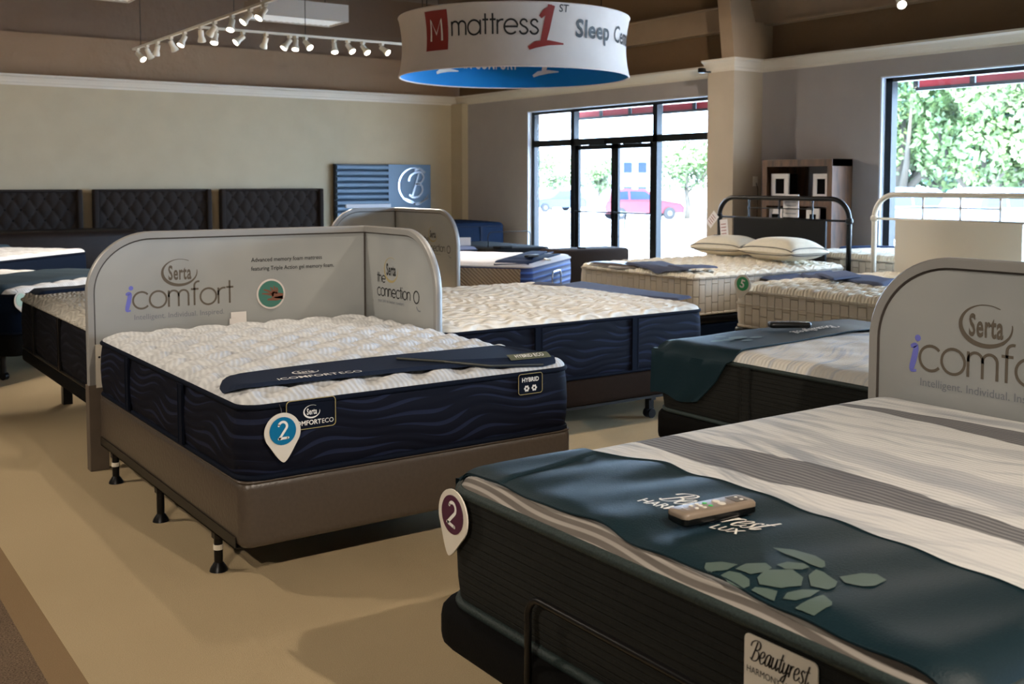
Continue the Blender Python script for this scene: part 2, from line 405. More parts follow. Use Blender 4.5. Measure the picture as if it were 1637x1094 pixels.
def catmull(P, n=8):
    P = [np.array(p, float) for p in P]; Q = []
    for i in range(len(P)-1):
        p0 = P[max(i-1, 0)]; p1, p2 = P[i], P[i+1]; p3 = P[min(i+2, len(P)-1)]
        for k in range(n):
            t = k/n; Q.append(.5*((2*p1)+(p2-p0)*t+(2*p0-5*p1+4*p2-p3)*t*t+(3*p1-p0-3*p2+p3)*t**3))
    Q.append(P[-1]); return [tuple(q) for q in Q]
def arc(cx, cy, r, a0, a1, n=20, ry=None):
    ry = r if ry is None else ry
    return [(cx+r*math.cos(math.radians(a0+(a1-a0)*i/n)), cy+ry*math.sin(math.radians(a0+(a1-a0)*i/n))) for i in range(n+1)]
def m2join(ms):
    V, Fc = [], []
    for v, f in ms: o = len(V); V += list(v); Fc += [tuple(i+o for i in q) for q in f]
    return V, Fc
def m2tr(m, sx=1, sy=1, dx=0, dy=0, shear=0): return [(dx+sx*(x+shear*y), dy+sy*y) for x, y in m[0]], m[1]
def ribbon(P, w):
    """flat pen stroke along 2-D points; w is one width or one per point"""
    k = len(P); ws = w if isinstance(w, (list, tuple)) else [w]*k; V = []
    for i in range(k):
        a = P[max(i-1, 0)]; b = P[min(i+1, k-1)]; dx, dy = b[0]-a[0], b[1]-a[1]; L = math.hypot(dx, dy) or 1
        V += [(P[i][0]-dy/L*ws[i]/2, P[i][1]+dx/L*ws[i]/2), (P[i][0]+dy/L*ws[i]/2, P[i][1]-dx/L*ws[i]/2)]
    return V, [(2*i, 2*i+1, 2*i+3, 2*i+2) for i in range(k-1)]
def disc2(cx, cy, r, n=28, ry=None): return [p for p in arc(cx, cy, r, 0, 360, n, ry)[:-1]], [tuple(range(n))]
def text2(s, size=1., bold=0., sx=1., shear=0., align='LEFT', space=1.):
    cu = bpy.data.curves.new('t', 'FONT'); cu.body = s; cu.size = size; cu.offset = bold; cu.shear = shear; cu.space_character = space; cu.resolution_u = 3; cu.fill_mode = 'FRONT'
    ob = bpy.data.objects.new('t', cu); C.objects.link(ob); dg = bpy.context.evaluated_depsgraph_get()
    me = bpy.data.meshes.new_from_object(ob.evaluated_get(dg)); v = [(q.co.x*sx, q.co.y) for q in me.vertices]; f = [tuple(p.vertices) for p in me.polygons]
    bpy.data.objects.remove(ob); bpy.data.curves.remove(cu); bpy.data.meshes.remove(me)
    if align == 'CENTER' and v:
        c = (min(p[0] for p in v)+max(p[0] for p in v))/2; v = [(p[0]-c, p[1]) for p in v]
    return v, f
def width2(m): return min(p[0] for p in m[0]), max(p[0] for p in m[0])
def refine(m2, L):
    bm = bmesh.new(); vs = [bm.verts.new((x, y, 0)) for x, y in m2[0]]
    for f in m2[1]:
        try: bm.faces.new([vs[i] for i in f])
        except ValueError: pass
    bmesh.ops.triangulate(bm, faces=bm.faces[:])
    for _ in range(5):
        e = [q for q in bm.edges if q.calc_length() > L]
        if not e: break
        bmesh.ops.subdivide_edges(bm, edges=e, cuts=1); bmesh.ops.triangulate(bm, faces=[q for q in bm.faces if len(q.verts) > 3])
    bm.verts.index_update(); v = [(q.co.x, q.co.y) for q in bm.verts]; f = [tuple(q.index for q in g.verts) for g in bm.faces]; bm.free(); return v, f
# a geometric sans drawn with a round pen (x-height 1)
GL = {
 'c': ([arc(.5, .5, .5, 42, 318)], .98), 'o': ([arc(.5, .5, .5, 0, 360, 28)], 1.14),
 'm': ([[(0, 0), (0, 1)], [(0, .6)]+arc(.3, .68, .3, 172, 0, 12)+[(.6, 0)], [(.6, .6)]+arc(.9, .68, .3, 172, 0, 12)+[(1.2, 0)]], 1.38),
 'n': ([[(0, 0), (0, 1)], [(0, .6)]+arc(.36, .62, .36, 175, 0, 14)+[(.72, 0)]], .92),
 'h': ([[(0, 0), (0, 1.45)], [(0, .6)]+arc(.36, .62, .36, 175, 0, 14)+[(.72, 0)]], .92),
 'f': ([arc(.45, 1.2, .26, 75, 180, 10)+[(.19, 0)], [(-.02, 1), (.45, 1)]], .56),
 'r': ([[(0, 0), (0, 1)], [(0, .55)]+arc(.36, .6, .38, 170, 75, 10)], .52), 't': ([[(.2, 1.42), (.2, 0)], [(-.02, 1), (.44, 1)]], .56),
 'i': ([[(0, 0), (0, 1)], [(0, 1.28), (0, 1.42)]], .2), 'a': ([arc(.5, .5, .5, 0, 360, 28), [(1.0, 1), (1.0, 0)]], 1.2),
 'e': ([[(.0, .5), (1., .5)]+arc(.5, .5, .5, 0, 318, 24)[1:]], 1.12),
 's': ([catmull([(.6, .80), (.46, .97), (.22, .97), (.08, .76), (.24, .57), (.5, .44), (.64, .24), (.48, .03), (.2, .02), (.02, .22)], 4)], .80)}
def geo(s, pen=.11, gap=.0):
    ms, x = [], 0
    for ch in s:
        st, adv = GL[ch]
        for p in st: ms.append(m2tr(ribbon(p, pen), dx=x))
        x += adv+gap
    return m2join(ms), x
SC = {
 'B': ([[(.55, 1.55), (.42, .9), (.22, .05)], [(-.15, 1.05), (-.05, 1.4), (.35, 1.62), (.75, 1.6), (.95, 1.3), (.8, .98), (.45, .85), (.82, .78), (.95, .4), (.7, .05), (.3, -.02), (.0, .15)]], 1.08),
 'e': ([[(.02, .42), (.38, .55), (.5, .82), (.32, 1.), (.08, .75), (.04, .3), (.25, 0), (.5, .12), (.68, .4)]], .66),
 'a': ([[(.58, .85), (.38, 1.), (.1, .72), (.04, .25), (.2, .02), (.42, .25), (.6, .95)], [(.6, .98), (.54, .4), (.62, .03), (.82, .35)]], .8),
 'u': ([[(.05, .95), (.02, .3), (.16, .02), (.4, .3), (.55, .95)], [(.55, .98), (.5, .35), (.6, .03), (.8, .35)]], .78),
 't': ([[(.28, 1.5), (.16, .6), (.18, .08), (.34, .04), (.5, .35)], [(-.05, 1.), (.48, 1.06)]], .5),
 'y': ([[(.05, .95), (.02, .35), (.16, .08), (.38, .3), (.55, .95)], [(.56, .98), (.48, .1), (.32, -.5), (.08, -.55), (.12, -.25), (.75, .35)]], .74),
 'r': ([[(.06, .95), (.08, .4), (.04, .0)], [(.06, .5), (.28, .95), (.48, .92)]], .54),
 's': ([[(.46, .86), (.28, 1.), (.12, .78), (.3, .5), (.44, .25), (.28, .0), (.0, .1)]], .54)}
def script(s, shear=.28):
    ms, x = [], 0
    for ch in s:
        st, adv = SC[ch]
        for p in st:
            q = catmull(p, 6); k = len(q); w = []
            for i in range(k):
                a, b = q[max(i-1, 0)], q[min(i+1, k-1)]; dx, dy = b[0]-a[0], b[1]-a[1]; L = math.hypot(dx, dy) or 1
                w.append(.07+.11*abs(dy/L)**2)
            ms.append(m2tr(m2tr(ribbon(q, w), dx=x), shear=shear))
        x += adv
    return m2join(ms), x
def logo_oval(pen=1.):
    """tapering ring, about 1.1 wide and .9 high"""
    P = arc(0, 0, .52, 58, 368, 52, .41); k = len(P); w = []
    for i in range(k):
        d = math.radians(58+310*i/(k-1)-235); w.append(pen*(.016+.082*max(0, math.cos(d*.62))**1.5))
    return m2join([ribbon(P, w)])
def brand_word(h=.40):
    m = text2('Serta', 1., .026, space=1.12); a, b = width2(m); return m2tr(m, .66/(b-a), h/.72, -.33-a*.66/(b-a), -.19)
def numeral2():
    P = arc(0, .26, .26, 165, -35, 16)+[(-.27, -.5)]; return m2join([ribbon(P, .15), ribbon([(-.27, -.47), (.3, -.47)], .15), disc2(P[0][0], P[0][1], .075, 12), disc2(.3, -.47, .075, 12), disc2(-.27, -.47, .075, 12)])

# ------------------------------------------------------------------ the room
XR, YB, ZC, CT = 10.08, 16.08, 2.99, 4.6
XL, YF = -6., -5.
struct('floor', MB().bx(.75, XR+.2, YF, YB+.2, -.1, 0), 'carpet')
struct('trim_1', MB().bx(.65, .75, YF, YB+.2, -.1, 0), 'carpet_band')
struct('floor_aisle', MB().bx(XL-.2, .65, YF, YB+.2, -.1, 0), 'carpet_aisle')
struct('ceiling', MB().bx(XL-.2, XR+.6, YF-.2, YB+.6, CT, CT+.1), 'ceil')
struct('wall_back', MB().bx(XL, XR+.2, YB, YB+.2, 0, ZC-.01), 'wall')
struct('wall_back_upper', MB().bx(XL, XR+.3, YB+.12, YB+.3, ZC-.02, 3.585), 'upper')
struct('wall_back_top', MB().bx(XL, XR+.3, YB+.19, YB+.4, 3.585, CT), 'upper_dark')
struct('wall_left', MB().bx(XL-.2, XL, YF, YB+.3, 0, CT), 'wall')
struct('wall_front', MB().bx(XL-.2, XR+.3, YF-.2, YF, 0, CT), 'wall')
yDL = onx(843, 180, XR)[1]; yDR = 9.45; zDT = 2.63
yWL = onx(1408, 125, XR)[1]; yWR = -1.4; zWT = 2.66; zWB = .55
w = MB()
w.bx(XR, XR+.2, YF, yWR, 0, ZC-.01); w.bx(XR, XR+.2, yWR, yWL, 0, zWB); w.bx(XR, XR+.2, yWR, yWL, zWT, ZC-.01)
w.bx(XR, XR+.2, yWL, yDR, 0, ZC-.01); w.bx(XR, XR+.2, yDR, yDL, zDT, ZC-.01); w.bx(XR, XR+.2, yDL, YB, 0, ZC-.01)
struct('wall_right', w, 'wall_right')
struct('wall_right_upper', MB().bx(XR+.12, XR+.3, YF, YB+.1, ZC-.02, CT), 'upper_right')
struct('trim_2', MB().bx(XR-.12, XR, YB-.36, YB, 0, 2.86), 'wall')      # corner pilaster
yP0 = 9.03; yP1 = onx(1131, 200, 9.58)[1]
struct('pillar', MB().bx(9.58, XR, yP0, yP1, 0, ZC-.01), 'pillar')
PROF = [(0, 2.845), (.012, 2.845), (.016, 2.872), (.03, 2.885), (.04, 2.91), (.062, 2.945), (.085, 2.962), (.10, 2.966), (.10, 2.99), (0, 2.99)]
struct('trim_3', MB().prism(PROF, XL, XR, lambda u, v, d: (d, YB-u, v)), 'crown')
struct('trim_4', MB().prism(PROF, YF, yP0+.05, lambda u, v, d: (XR-u, d, v)).prism(PROF, yP1-.05, YB, lambda u, v, d: (XR-u, d, v)), 'crown')
t = MB()     # crown around the pillar, mitred at its outer corner
ring = lambda q: [q(u, v) for u, v in PROF]
t.loft([ring(lambda u, v: (XR, yP0-u, v)), ring(lambda u, v: (9.58-u, yP0-u, v)), ring(lambda u, v: (9.58-u, yP1+.02, v))])
struct('trim_5', t, 'crown')
struct('baseboard_back', MB().bx(XL, XR-.12, YB-.015, YB, 0, .11), 'crown')
struct('baseboard_right', MB().bx(XR-.015, XR, YF, yP0, 0, .11), 'crown')
# steel girts and the tapered frame column over the crown
def girt(name, y0, y1):
    g = MB().bx(XR+.0, XR+.13, y0, y1, 3.44, 3.72).bx(XR-.03, XR+.12, y0, y1, 3.415, 3.44).bx(XR-.03, XR+.12, y0, y1, 3.715, 3.735)
    struct(name, g, 'steel')
girt('beam_door_wall', 9.3, YB); girt('beam_window_wall', YF, 9.29)
c = MB()
def colring(z, x0, x1): return [(x0, 8.96, z), (x1, 8.96, z), (x1, 9.16, z), (x0, 9.16, z)]
c.loft([colring(2.97, 9.505, 10.03), colring(3.67, 9.415, 9.77), colring(CT, 9.29, 9.6)])
struct('column', c, 'steel')
struct('column_tie', MB().bx(9.9, 10.22, 8.99, 9.02, 2.99, 3.44), 'steel')

# storefront with the double door, and the picture window
xf0, xf1 = XR+.07, XR+.17
r = MB().bx(XR, xf0, yDL-.02, yDL, 0, zDT).bx(XR, xf0, yDR, yDL, zDT-.015, zDT); struct('window_1_reveal', r, 'reveal')
yM1 = onx(915, 200, xf0)[1]; yM2 = onx(1047, 200, xf0)[1]; yC = onx(980, 300, xf0)[1]; zT = 2.06
win = thing('window_1', None, None, (xf0, (yDL+yDR)/2, 0)); del_keys = None
win['kind'] = 'structure'
f = MB()
f.bx(xf0, xf1, yDL-.10, yDL-.02, 0, zDT-.015).bx(xf0, xf1, yDR, yDL, zDT-.06, zDT-.015).bx(xf0, xf1, yM1-.045, yM1+.045, 0, zDT-.05)
f.bx(xf0, xf1, yM2-.045, yM2+.045, 0, zDT-.05).bx(xf0, xf1, yDR, yDL-.05, zT, zT+.10).bx(xf0, xf1, yM1, yDL-.05, 0, .12).bx(xf0, xf1, yDR, yM2, 0, .12)
f.build('window_frame', 'alu', win)
xm = (xf0+xf1)/2
for a, b, z0, z1 in ((yM1, yDL-.1, .1, zT), (yDR, yM2, .1, zT), (yM1, yDL-.1, zT+.1, zDT-.08), (yM2, yM1, zT+.1, zDT-.08), (yDR, yM2, zT+.1, zDT-.08)):
    MB().bx(xm-.004, xm+.004, a+.03, b-.03, z0, z1).build('pane', 'glass', win)
MB().bx(xf0-.05, xf0, yC+.15, yC+.5, zT-.01, zT+.06).bx(xf0-.05, xf0, yC-.62, yC-.27, zT-.01, zT+.06).build('door_closer', 'alu', win)
def door(name, y0, y1):
    d = thing(name, None, None, (xm, (y0+y1)/2, 0)); d['kind'] = 'structure'
    x0, x1 = xm-.022, xm+.022
    MB().bx(x0, x1, y0, y0+.075, .01, zT).bx(x0, x1, y1-.075, y1, .01, zT).bx(x0, x1, y0, y1, zT-.07, zT-.005).bx(x0, x1, y0, y1, .01, .18).build('door_frame', 'alu', d)
    MB().bx(xm-.004, xm+.004, y0+.06, y1-.06, .17, zT-.06).build('pane', 'glass', d)
    MB().tube([(x0-.005, y0+.04, 1.06), (x0-.07, y0+.06, 1.06), (x0-.07, y1-.06, 1.06), (x0-.005, y1-.04, 1.06)], .013, 8).build('push_bar', 'alu', d)
    yy = y1-.14 if y0 < yC-.1 else y0+.14
    s = 1 if y0 < yC-.1 else -1
    MB().tube([(x1, yy, 1.06), (x1+.07, yy, 1.06)]+[(x1+.07, yy+s*(.0+.12*math.sin(a*PI/8)*.4), 1.06-.36*a/8) for a in range(1, 9)]+[(x1, yy, .70)], .012, 8).build('door_handle', 'alu', d)
door('door_1', yC+.004, yM1-.05); door('door_2', yM2+.05, yC-.004)
struct('window_2_reveal', MB().bx(XR, xf0, yWL-.02, yWL, zWB, zWT).bx(XR, xf0, yWR, yWL, zWT-.015, zWT).bx(XR-.03, xf0, yWR, yWL, zWB, zWB+.03), 'reveal')
win2 = thing('window_2', None, None, (xf0, 4.7, zWB)); win2['kind'] = 'structure'
MB().bx(xf0, xf1, yWL-.10, yWL-.02, zWB, zWT-.015).bx(xf0, xf1, yWR, yWL, zWT-.06, zWT-.015).bx(xf0, xf1, yWR, yWL, zWB+.03, zWB+.1).bx(xf0, xf1, 4.1, 4.19, zWB, zWT-.02).bx(xf0, xf1, 1.3, 1.39, zWB, zWT-.02).bx(xf0, xf1, yWR, yWR+.08, zWB, zWT-.02).build('window_frame', 'alu', win2)
MB().bx(xm-.004, xm+.004, 4.18, yWL-.09, zWB+.05, zWT-.04).build('pane', 'glass', win2)
for a, b in ((1.38, 4.12), (yWR+.07, 1.32)): MB().bx(xm-.004, xm+.004, a, b, zWB+.05, zWT-.04).build('pane', 'glass', win2)

# ------------------------------------------------------------------ outside
GS = .0155
def gz(x, y): return -.12-GS*max(0, math.hypot(x-10, (y-9)*.6)-5)
g = MB(); xs = [10.3, 14, 20, 30, 45, 70, 110, 180, 300]; ys = [-150, -60, -20, 0, 9, 20, 40, 80, 150, 300]
g.grid([[(x, y, gz(x, y)) for y in ys] for x in xs]); struct('ground', g, 'asphalt')
struct('path', MB().bx(10.28, 12.4, -4, 17, -.16, -.02), 'walk')
def awning(name, y0, y1, label, za=2.60):
    a = thing(name, label, 'awning', (10.3, (y0+y1)/2, 2.6))
    fr = MB(); zb = 2.80
    n = max(2, round((y1-y0)/.72)); xo = 11.2
    for k in range(n+1):
        y = y0+(y1-y0)*k/n; fr.tube([(10.3, y, zb+.75), (xo, y, zb)], .02, 6).bx(xo-.02, xo+.02, y-.03, y+.03, za, zb)
    fr.bx(xo-.02, xo+.02, y0, y1, za-.02, za+.02).bx(xo-.02, xo+.02, y0, y1, zb-.02, zb+.02)
    fr.build('awning_frame', 'alu', a)
    cl = MB()
    for k in range(n):
        cl.bx(xo-.004, xo+.004, y0+(y1-y0)*k/n+.04, y0+(y1-y0)*(k+1)/n-.04, za+.02, zb-.01)
    cl.build('valance', 'awn_red', a)
    cl = MB().prism([(10.3, zb+.77), (xo, zb+.02), (xo, zb+.03), (10.3, zb+.785)], y0, y1, lambda u, v, d: (u, d, v)); cl.build('canopy', 'awn_red', a)
yA = onx(918, 185, 11.2)[1]; awning('awning', 9.2, yA, 'red slatted awning edge outside above the glass double door', 2.55)
yA2 = onx(1465, 143, 11.2)[1]; awning('awning', -1.0, yA2, 'red slatted awning edge outside the picture window on the right')

def leaf_mesh(c, rad, n, size, rng, flat=1.):
    mb = MB()
    blobs = [(np.array(c)+np.array([rng.uniform(-.62, .62)*rad[0], rng.uniform(-.62, .62)*rad[1], rng.uniform(-.6, .6)*rad[2]]), rng.uniform(.30, .52)) for _ in range(16)]
    for _ in range(n):
        b, s = rng.choice(blobs); v = np.array([rng.gauss(0, 1) for _ in range(3)]); v /= np.linalg.norm(v)
        p = b + v*np.array(rad)*s*rng.uniform(.75, 1.)
        a = np.array([rng.gauss(0, 1) for _ in range(3)]); a /= np.linalg.norm(a); q = np.cross(a, v+.01); q /= np.linalg.norm(q)
        h = size*rng.uniform(.6, 1.4)
        mb.add([p-a*h, p+q*h*.55, p+a*h, p-q*h*.55], [(0, 1, 2, 3)])
    return mb
def tree(x, y, h, rad, trunk_h, label, group, mat='leaf', seed=1, n=2600, size=.15):
    rng = random.Random(seed); z0 = gz(x, y)
    t = thing('tree', label, 'tree', (x, y, z0), 0, group)
    tr = MB(); r0 = .035*h
    tr.tube([(x, y, z0-.1), (x+.05, y-.04, z0+trunk_h*.5), (x-.03, y+.05, z0+trunk_h), (x, y, z0+trunk_h+.3*h)], [r0*1.2, r0, r0*.8, r0*.3], 8)
    for k in range(5):
        a = k*1.3; tr.tube([(x, y, z0+trunk_h*(.85+.05*k)), (x+rad*.35*math.cos(a), y+rad*.35*math.sin(a), z0+trunk_h+.12*h), (x+rad*.6*math.cos(a), y+rad*.6*math.sin(a), z0+trunk_h+.33*h)], [r0*.5, r0*.35, r0*.12], 6)
    tr.build('trunk', 'bark', t, True)
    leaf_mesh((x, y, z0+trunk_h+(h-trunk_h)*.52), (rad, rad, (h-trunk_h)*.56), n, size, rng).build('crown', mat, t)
def far(px, d):          # ground point under picture column px at forward distance d
    a = YAW - math.atan((px-818.5)/F_PX); k = d/math.cos(a-YAW); return k*math.cos(a), k*math.sin(a)
for i, (px, d, h, rad, th, lab) in enumerate(((880, 92, 4.9, 2.8, 1.6, 'pale green parking lot tree behind the dark car, left pane'), (958, 95, 4.3, 1.7, 1.6, 'small pale green tree seen through the left door leaf'),
        (1098, 62, 4.5, 2.35, 1.7, 'round pale tree with a forked trunk in the right door sidelight'))):
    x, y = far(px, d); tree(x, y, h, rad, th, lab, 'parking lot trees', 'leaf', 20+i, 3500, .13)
for i, (px, d, h, rad) in enumerate(((1440, 46, 11, 3.4), (1505, 60, 14, 4.2), (1560, 44, 9, 3.0), (1615, 57, 13, 4.2), (1690, 46, 11, 3.6), (1770, 54, 12, 4.2), (1395, 66, 13, 3.8))):
    x, y = far(px, d); nm = ('leftmost', 'second from the left', 'third from the left, a lower one', 'fourth from the left', 'fifth from the left', 'rightmost', 'half hidden by the left jamb')[i]
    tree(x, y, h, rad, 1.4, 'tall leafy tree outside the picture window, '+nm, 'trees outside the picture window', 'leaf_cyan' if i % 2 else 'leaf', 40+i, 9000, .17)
def car(px, d, ang, label, mat):
    x, y = far(px, d); z = gz(x, y); o = thing('car', label, 'car', (x, y, z), ang)
    fn = lambda yy0, yy1: None
    body = MB(); prof = [(-2.3, .35), (-2.35, .75), (-2.25, 1.0), (-1.0, 1.08), (1.0, 1.08), (2.1, .92), (2.33, .7), (2.33, .35)]
    body.loft([[(u, s*w, v) for u, v in prof] for s, w in ((-1, .86), (-1, .92), (1, .92), (1, .86))])
    cab = [(-2.2, 1.0), (-1.9, 1.62), (-1.2, 1.72), (.1, 1.68), (1.0, 1.06)]
    body.loft([[(u, s*(w-.14*(v > 1.3)), v) for u, v in cab] for s, w in ((-1, .86), (1, .86))]); body.build('car_body', mat, o, False, None, True)
    for s in (-1, 1):
        g = MB(); wv = [(-1.85, 1.12), (-1.68, 1.55), (-.95, 1.6), (-.95, 1.12)]; w2 = [(-.85, 1.12), (-.85, 1.6), (.05, 1.57), (.65, 1.12)]
        for q in (wv, w2): g.prism(q, 0, .03, lambda u, v, dd: (u, s*(.86-.14*max(0, (v-1.0)/.6)+.01+dd*.4), v))
        g.build('window', 'car_glass', o, False, None, True)
    for wx in (-1.45, 1.45):
        for s in (-1, 1):
            wl = MB().lathe([(.2, -.12), (.35, -.11), (.35, .11), (.2, .12)], 18, (wx, s*.84, .35), (0, 1, 0)).build('wheel', 'tyre', o, 35, None, True)
            MB().lathe([(.2, 0), (.21, .01), (.05, .03)], 14, (wx, s*.94, .35), (0, s, 0)).build('hub_cap', 'car_pale', wl, False, None, True)
AP = YAW-PI/2
car(1022, 60, AP+.25, 'red parked car seen through the right door leaf', 'car_red')
car(888, 84, AP+PI+.5, 'dark slate car parked beyond the left door sidelight', 'car_blue')
car(1470, 36, AP+.3, 'pale blue parked car behind the white headboard, left one', 'car_pale')
car(1625, 33, AP+.2, 'pale blue parked car behind the white headboard, right one', 'car_pale')
x, y = far(1003, 110); b = thing('building', 'white distant building with small windows seen through the door', 'building', (x, y, gz(x, y)), AP)
MB().bx(-4.5, 4.5, 0, 6, -1, 6.5).build('wall', 'bldg', b, False, None, True)
for wx in (-1.6, 0., 1.5): MB().bx(wx-.45, wx+.45, -.06, 0, 1.2, 2.2).build('window', 'car_glass', b, False, None, True); MB().bx(wx-.45, wx+.45, -.06, 0, 3.6, 4.7).build('window', 'car_glass', b, False, None, True)

# ------------------------------------------------------------------ mattresses
def sdf_rr(x, y, hw, hl, r):
    qx, qy = np.abs(x)-(hw-r), np.abs(y)-(hl-r)
    return np.hypot(np.maximum(qx, 0), np.maximum(qy, 0))+np.minimum(np.maximum(qx, qy), 0)-r
class Bed:
    """a mattress; local x across, y from foot (0) to head (L)"""
    def __init__(s, label, fx, fy, rot, w, L, zb, zp, H=.045, crown=.02, side='navy_wave', top='quilt', tape='navy_tape', quilt=None, r=.10, res=.022,
                 straps=(), strap_mat='navy_tape', tape_r=.011, bulge=.008, R=.08, tape_low=None, mid=None, name='mattress', group=None):
        s.fx, s.fy, s.rot, s.w, s.L, s.zb, s.zp = fx, fy, rot, w, L, zb, zp; s.H, s.crown, s.quilt, s.r, s.R = H, crown, quilt, r, R
        s.root = thing(name, label, 'mattress', (fx, fy, zb), rot, group)
        h = zp-zb; o = rrect(-w/2, w/2, 0, L, r, 7)
        def ins(d): return rrect(-w/2+d, w/2-d, d, L-d, r-d, 7)
        prof = [(.012, 0), (.004, .012), (-bulge*.6, h*.25), (-bulge, h*.5), (-bulge*.6, h*.78), (.004, h)]
        s.bulge = bulge
        MB().loft([[(x, y, z) for x, y in ins(d)] for d, z in prof]).build('border', side, s.root, 50, None, True)
        for z in (.012, h):
            MB().tube([(x, y, z) for x, y in ins(.002)], tape_r, 8, True).build('piping', tape if z > .1 else (tape_low or tape), s.root, True, None, True)
        if mid: MB().tube([(x, y, h*mid) for x, y in ins(-bulge)], tape_r*.8, 8, True).build('piping', tape, s.root, True, None, True)
        nx, ny = int(w/res)+1, int(L/res)+1
        X, Y = np.meshgrid(np.linspace(-w/2, w/2, nx), np.linspace(0, L, ny))
        X, Y = X.copy(), Y.copy()
        cx = np.clip(X, -w/2+r, w/2-r); cy = np.clip(Y, r, L-r); dx, dy = X-cx, Y-cy; d = np.hypot(dx, dy); k = np.where(d > r, r/np.maximum(d, 1e-9), 1.)
        X, Y = cx+dx*k, cy+dy*k
        Z = s.top(X, Y)-zb
        MB().grid(np.stack([X, Y, Z], -1)).build('top_panel', top, s.root, True, None, True)
        for sx, sy in straps:       # vertical handle tapes; given as a side and a run along it
            m = MB()
            if sx in (-1, 1): x = sx*(w/2+bulge+.004); m.bx(x-.004, x+.004, sy-.022, sy+.022, .02, h-.005).bx(x-.006, x+.006, sy-.026, sy-.019, .02, h-.005).bx(x-.006, x+.006, sy+.019, sy+.026, .02, h-.005)
            else: y = -bulge-.004; m.bx(sy-.022, sy+.022, y-.004, y+.004, .02, h-.005)
            m.build('handle_strap', strap_mat, s.root, False, None, True)
    def top(s, x, y):
        x, y = np.asarray(x, float), np.asarray(y, float); yc = y-s.L/2
        d = np.maximum(-sdf_rr(x, yc, s.w/2, s.L/2, s.r), 0); q = np.clip(d/s.R, 0, 1)
        z = s.zp+s.H*np.sqrt(np.maximum(0, 1-(1-q)**2))+s.crown*np.clip(1-(2*x/s.w)**2, 0, 1)*np.clip(1-(2*yc/s.L)**2, 0, 1)
        if s.quilt is not None: z = z+s.quilt(x, y)*np.clip(d/.05, 0, 1)
        return z
    def W(s, x, y, z): ca, sa = math.cos(s.rot), math.sin(s.rot); return (s.fx+x*ca-y*sa, s.fy+x*sa+y*ca, z)
    def Lc(s, X, Y): ca, sa = math.cos(s.rot), math.sin(s.rot); dx, dy = X-s.fx, Y-s.fy; return dx*ca+dy*sa, -dx*sa+dy*ca
    def ztop(s, X, Y): return float(s.top(*s.Lc(X, Y)))
def q_puff(px=.21, py=.11, a=.040, tack=.038):
    def f(x, y):
        row = np.floor(y/py); ph = (row % 2)*.5
        wob = .012*np.sin(2*PI*x/px)
        line = np.abs(np.sin(PI*(y+wob)/py)); u = (x/px+ph) % 1.
        dip = np.exp(-((np.minimum(u, 1-u)*px)/.040)**2-((((y/py) % 1.)-.5)*py/.026)**2)
        return a*(np.sqrt(line)-1.)-tack*dip+.0009*np.sin(2*PI*(x+.35*y+.01*np.sin(60*y))/.045)
    return f
def q_wave(a=.009, p=.17):
    def f(x, y): return a*(np.sqrt(np.abs(np.sin(PI*(y+.05*np.sin(2*PI*x/.42))/p)))-1)+.004*np.sin(2*PI*(x+.04*np.sin(2*PI*y/.2))/.075)
    return f
def q_tuft(p=.13, a=.020):
    def f(x, y): return a*(np.sqrt(np.abs(np.sin(PI*x/p)*np.sin(PI*(y+.02)/p)))-.8)
    return f
def q_soft(a=.003, p=.24):
    def f(x, y): return a*np.sin(2*PI*x/p)*np.sin(2*PI*y/(p*1.4))
    return f
PI2 = PI/2
b1 = Bed('mattress with puffy ivory top and navy wave-pattern sides wearing the blue number tag', 1.391+.765, 3.695, 0, 1.53, 2.03, .4125, .6874, .05, .03, 'navy_wave', 'quilt', 'navy_tape', q_puff(), .085, .0125,
         straps=((-1, .66), (-1, 1.45)))
b4 = Bed('foreground mattress with grey wave-striped top, dark charcoal sides and green piping', 1.489, 2.44-.765, -PI2, 1.53, 1.90, .375, .69, .045, .012, 'stria', 'stripe_top', 'teal_tape', q_soft(.002), .10, .02, tape_r=.014, R=.10)
b2 = Bed('mattress with ribbed ivory top and navy sides behind the connection panel', 5.06, 4.99+.97, PI2, 1.94, 2.03, .318, .668, .045, .02, 'navy_wave', 'quilt_b', 'navy_tape', q_wave(), .10, .02,
         straps=((-1, .63), (-1, 1.38)))
b5 = Bed('dull ivory mattress with charcoal sides behind the left end of the long divider', 1.40+.765, 7.84, PI, 1.53, 2.0, .385, .72, .05, .03, 'navy_wave_dull', 'quilt_dull', 'quilt_dull', q_wave(.008), .10, .025,
         straps=((1, .50), (1, 1.22)), strap_mat='black', tape_low='black')
b8 = Bed('mattress with thin-striped white top and dark sides under the hanging teal runner', 3.72+.765, 4.02, PI, 1.53, 1.88, .345, .655, .05, .015, 'stria', 'stripe_top_b', 'teal_tape', q_soft(), .10, .025, straps=((1, .62),), strap_mat='stria')
b6 = Bed('cream tufted mattress with two pillows before the black metal headboard', 6.40, 6.46+.785, -PI2, 1.57, 2.03, .375, .69, .05, .03, 'cream_side', 'cream_top', 'cream_side', q_tuft(.14, .034), .10, .02)
b7 = Bed('cream quilted mattress with a green number tag before the white metal headboard', 6.26, 5.89-.785, -PI2, 1.57, 2.03, .37, .655, .06, .03, 'cream_side', 'cream_top', 'cream_side', q_tuft(.15, .026), .12, .02, mid=.66)
A3 = math.radians(36.)
cx3, cy3 = onz(848, 430, .64)[:2]
b3 = Bed('angled mattress with tan quilted sides, white top and blue foot end', cx3+.765*math.cos(A3), cy3+.765*math.sin(A3), A3, 1.53, 1.98, .34, .655, .04, .015, 'blue', 'white_top', 'white_top', q_soft(.002), .09, .03)
AL = math.radians(40.)
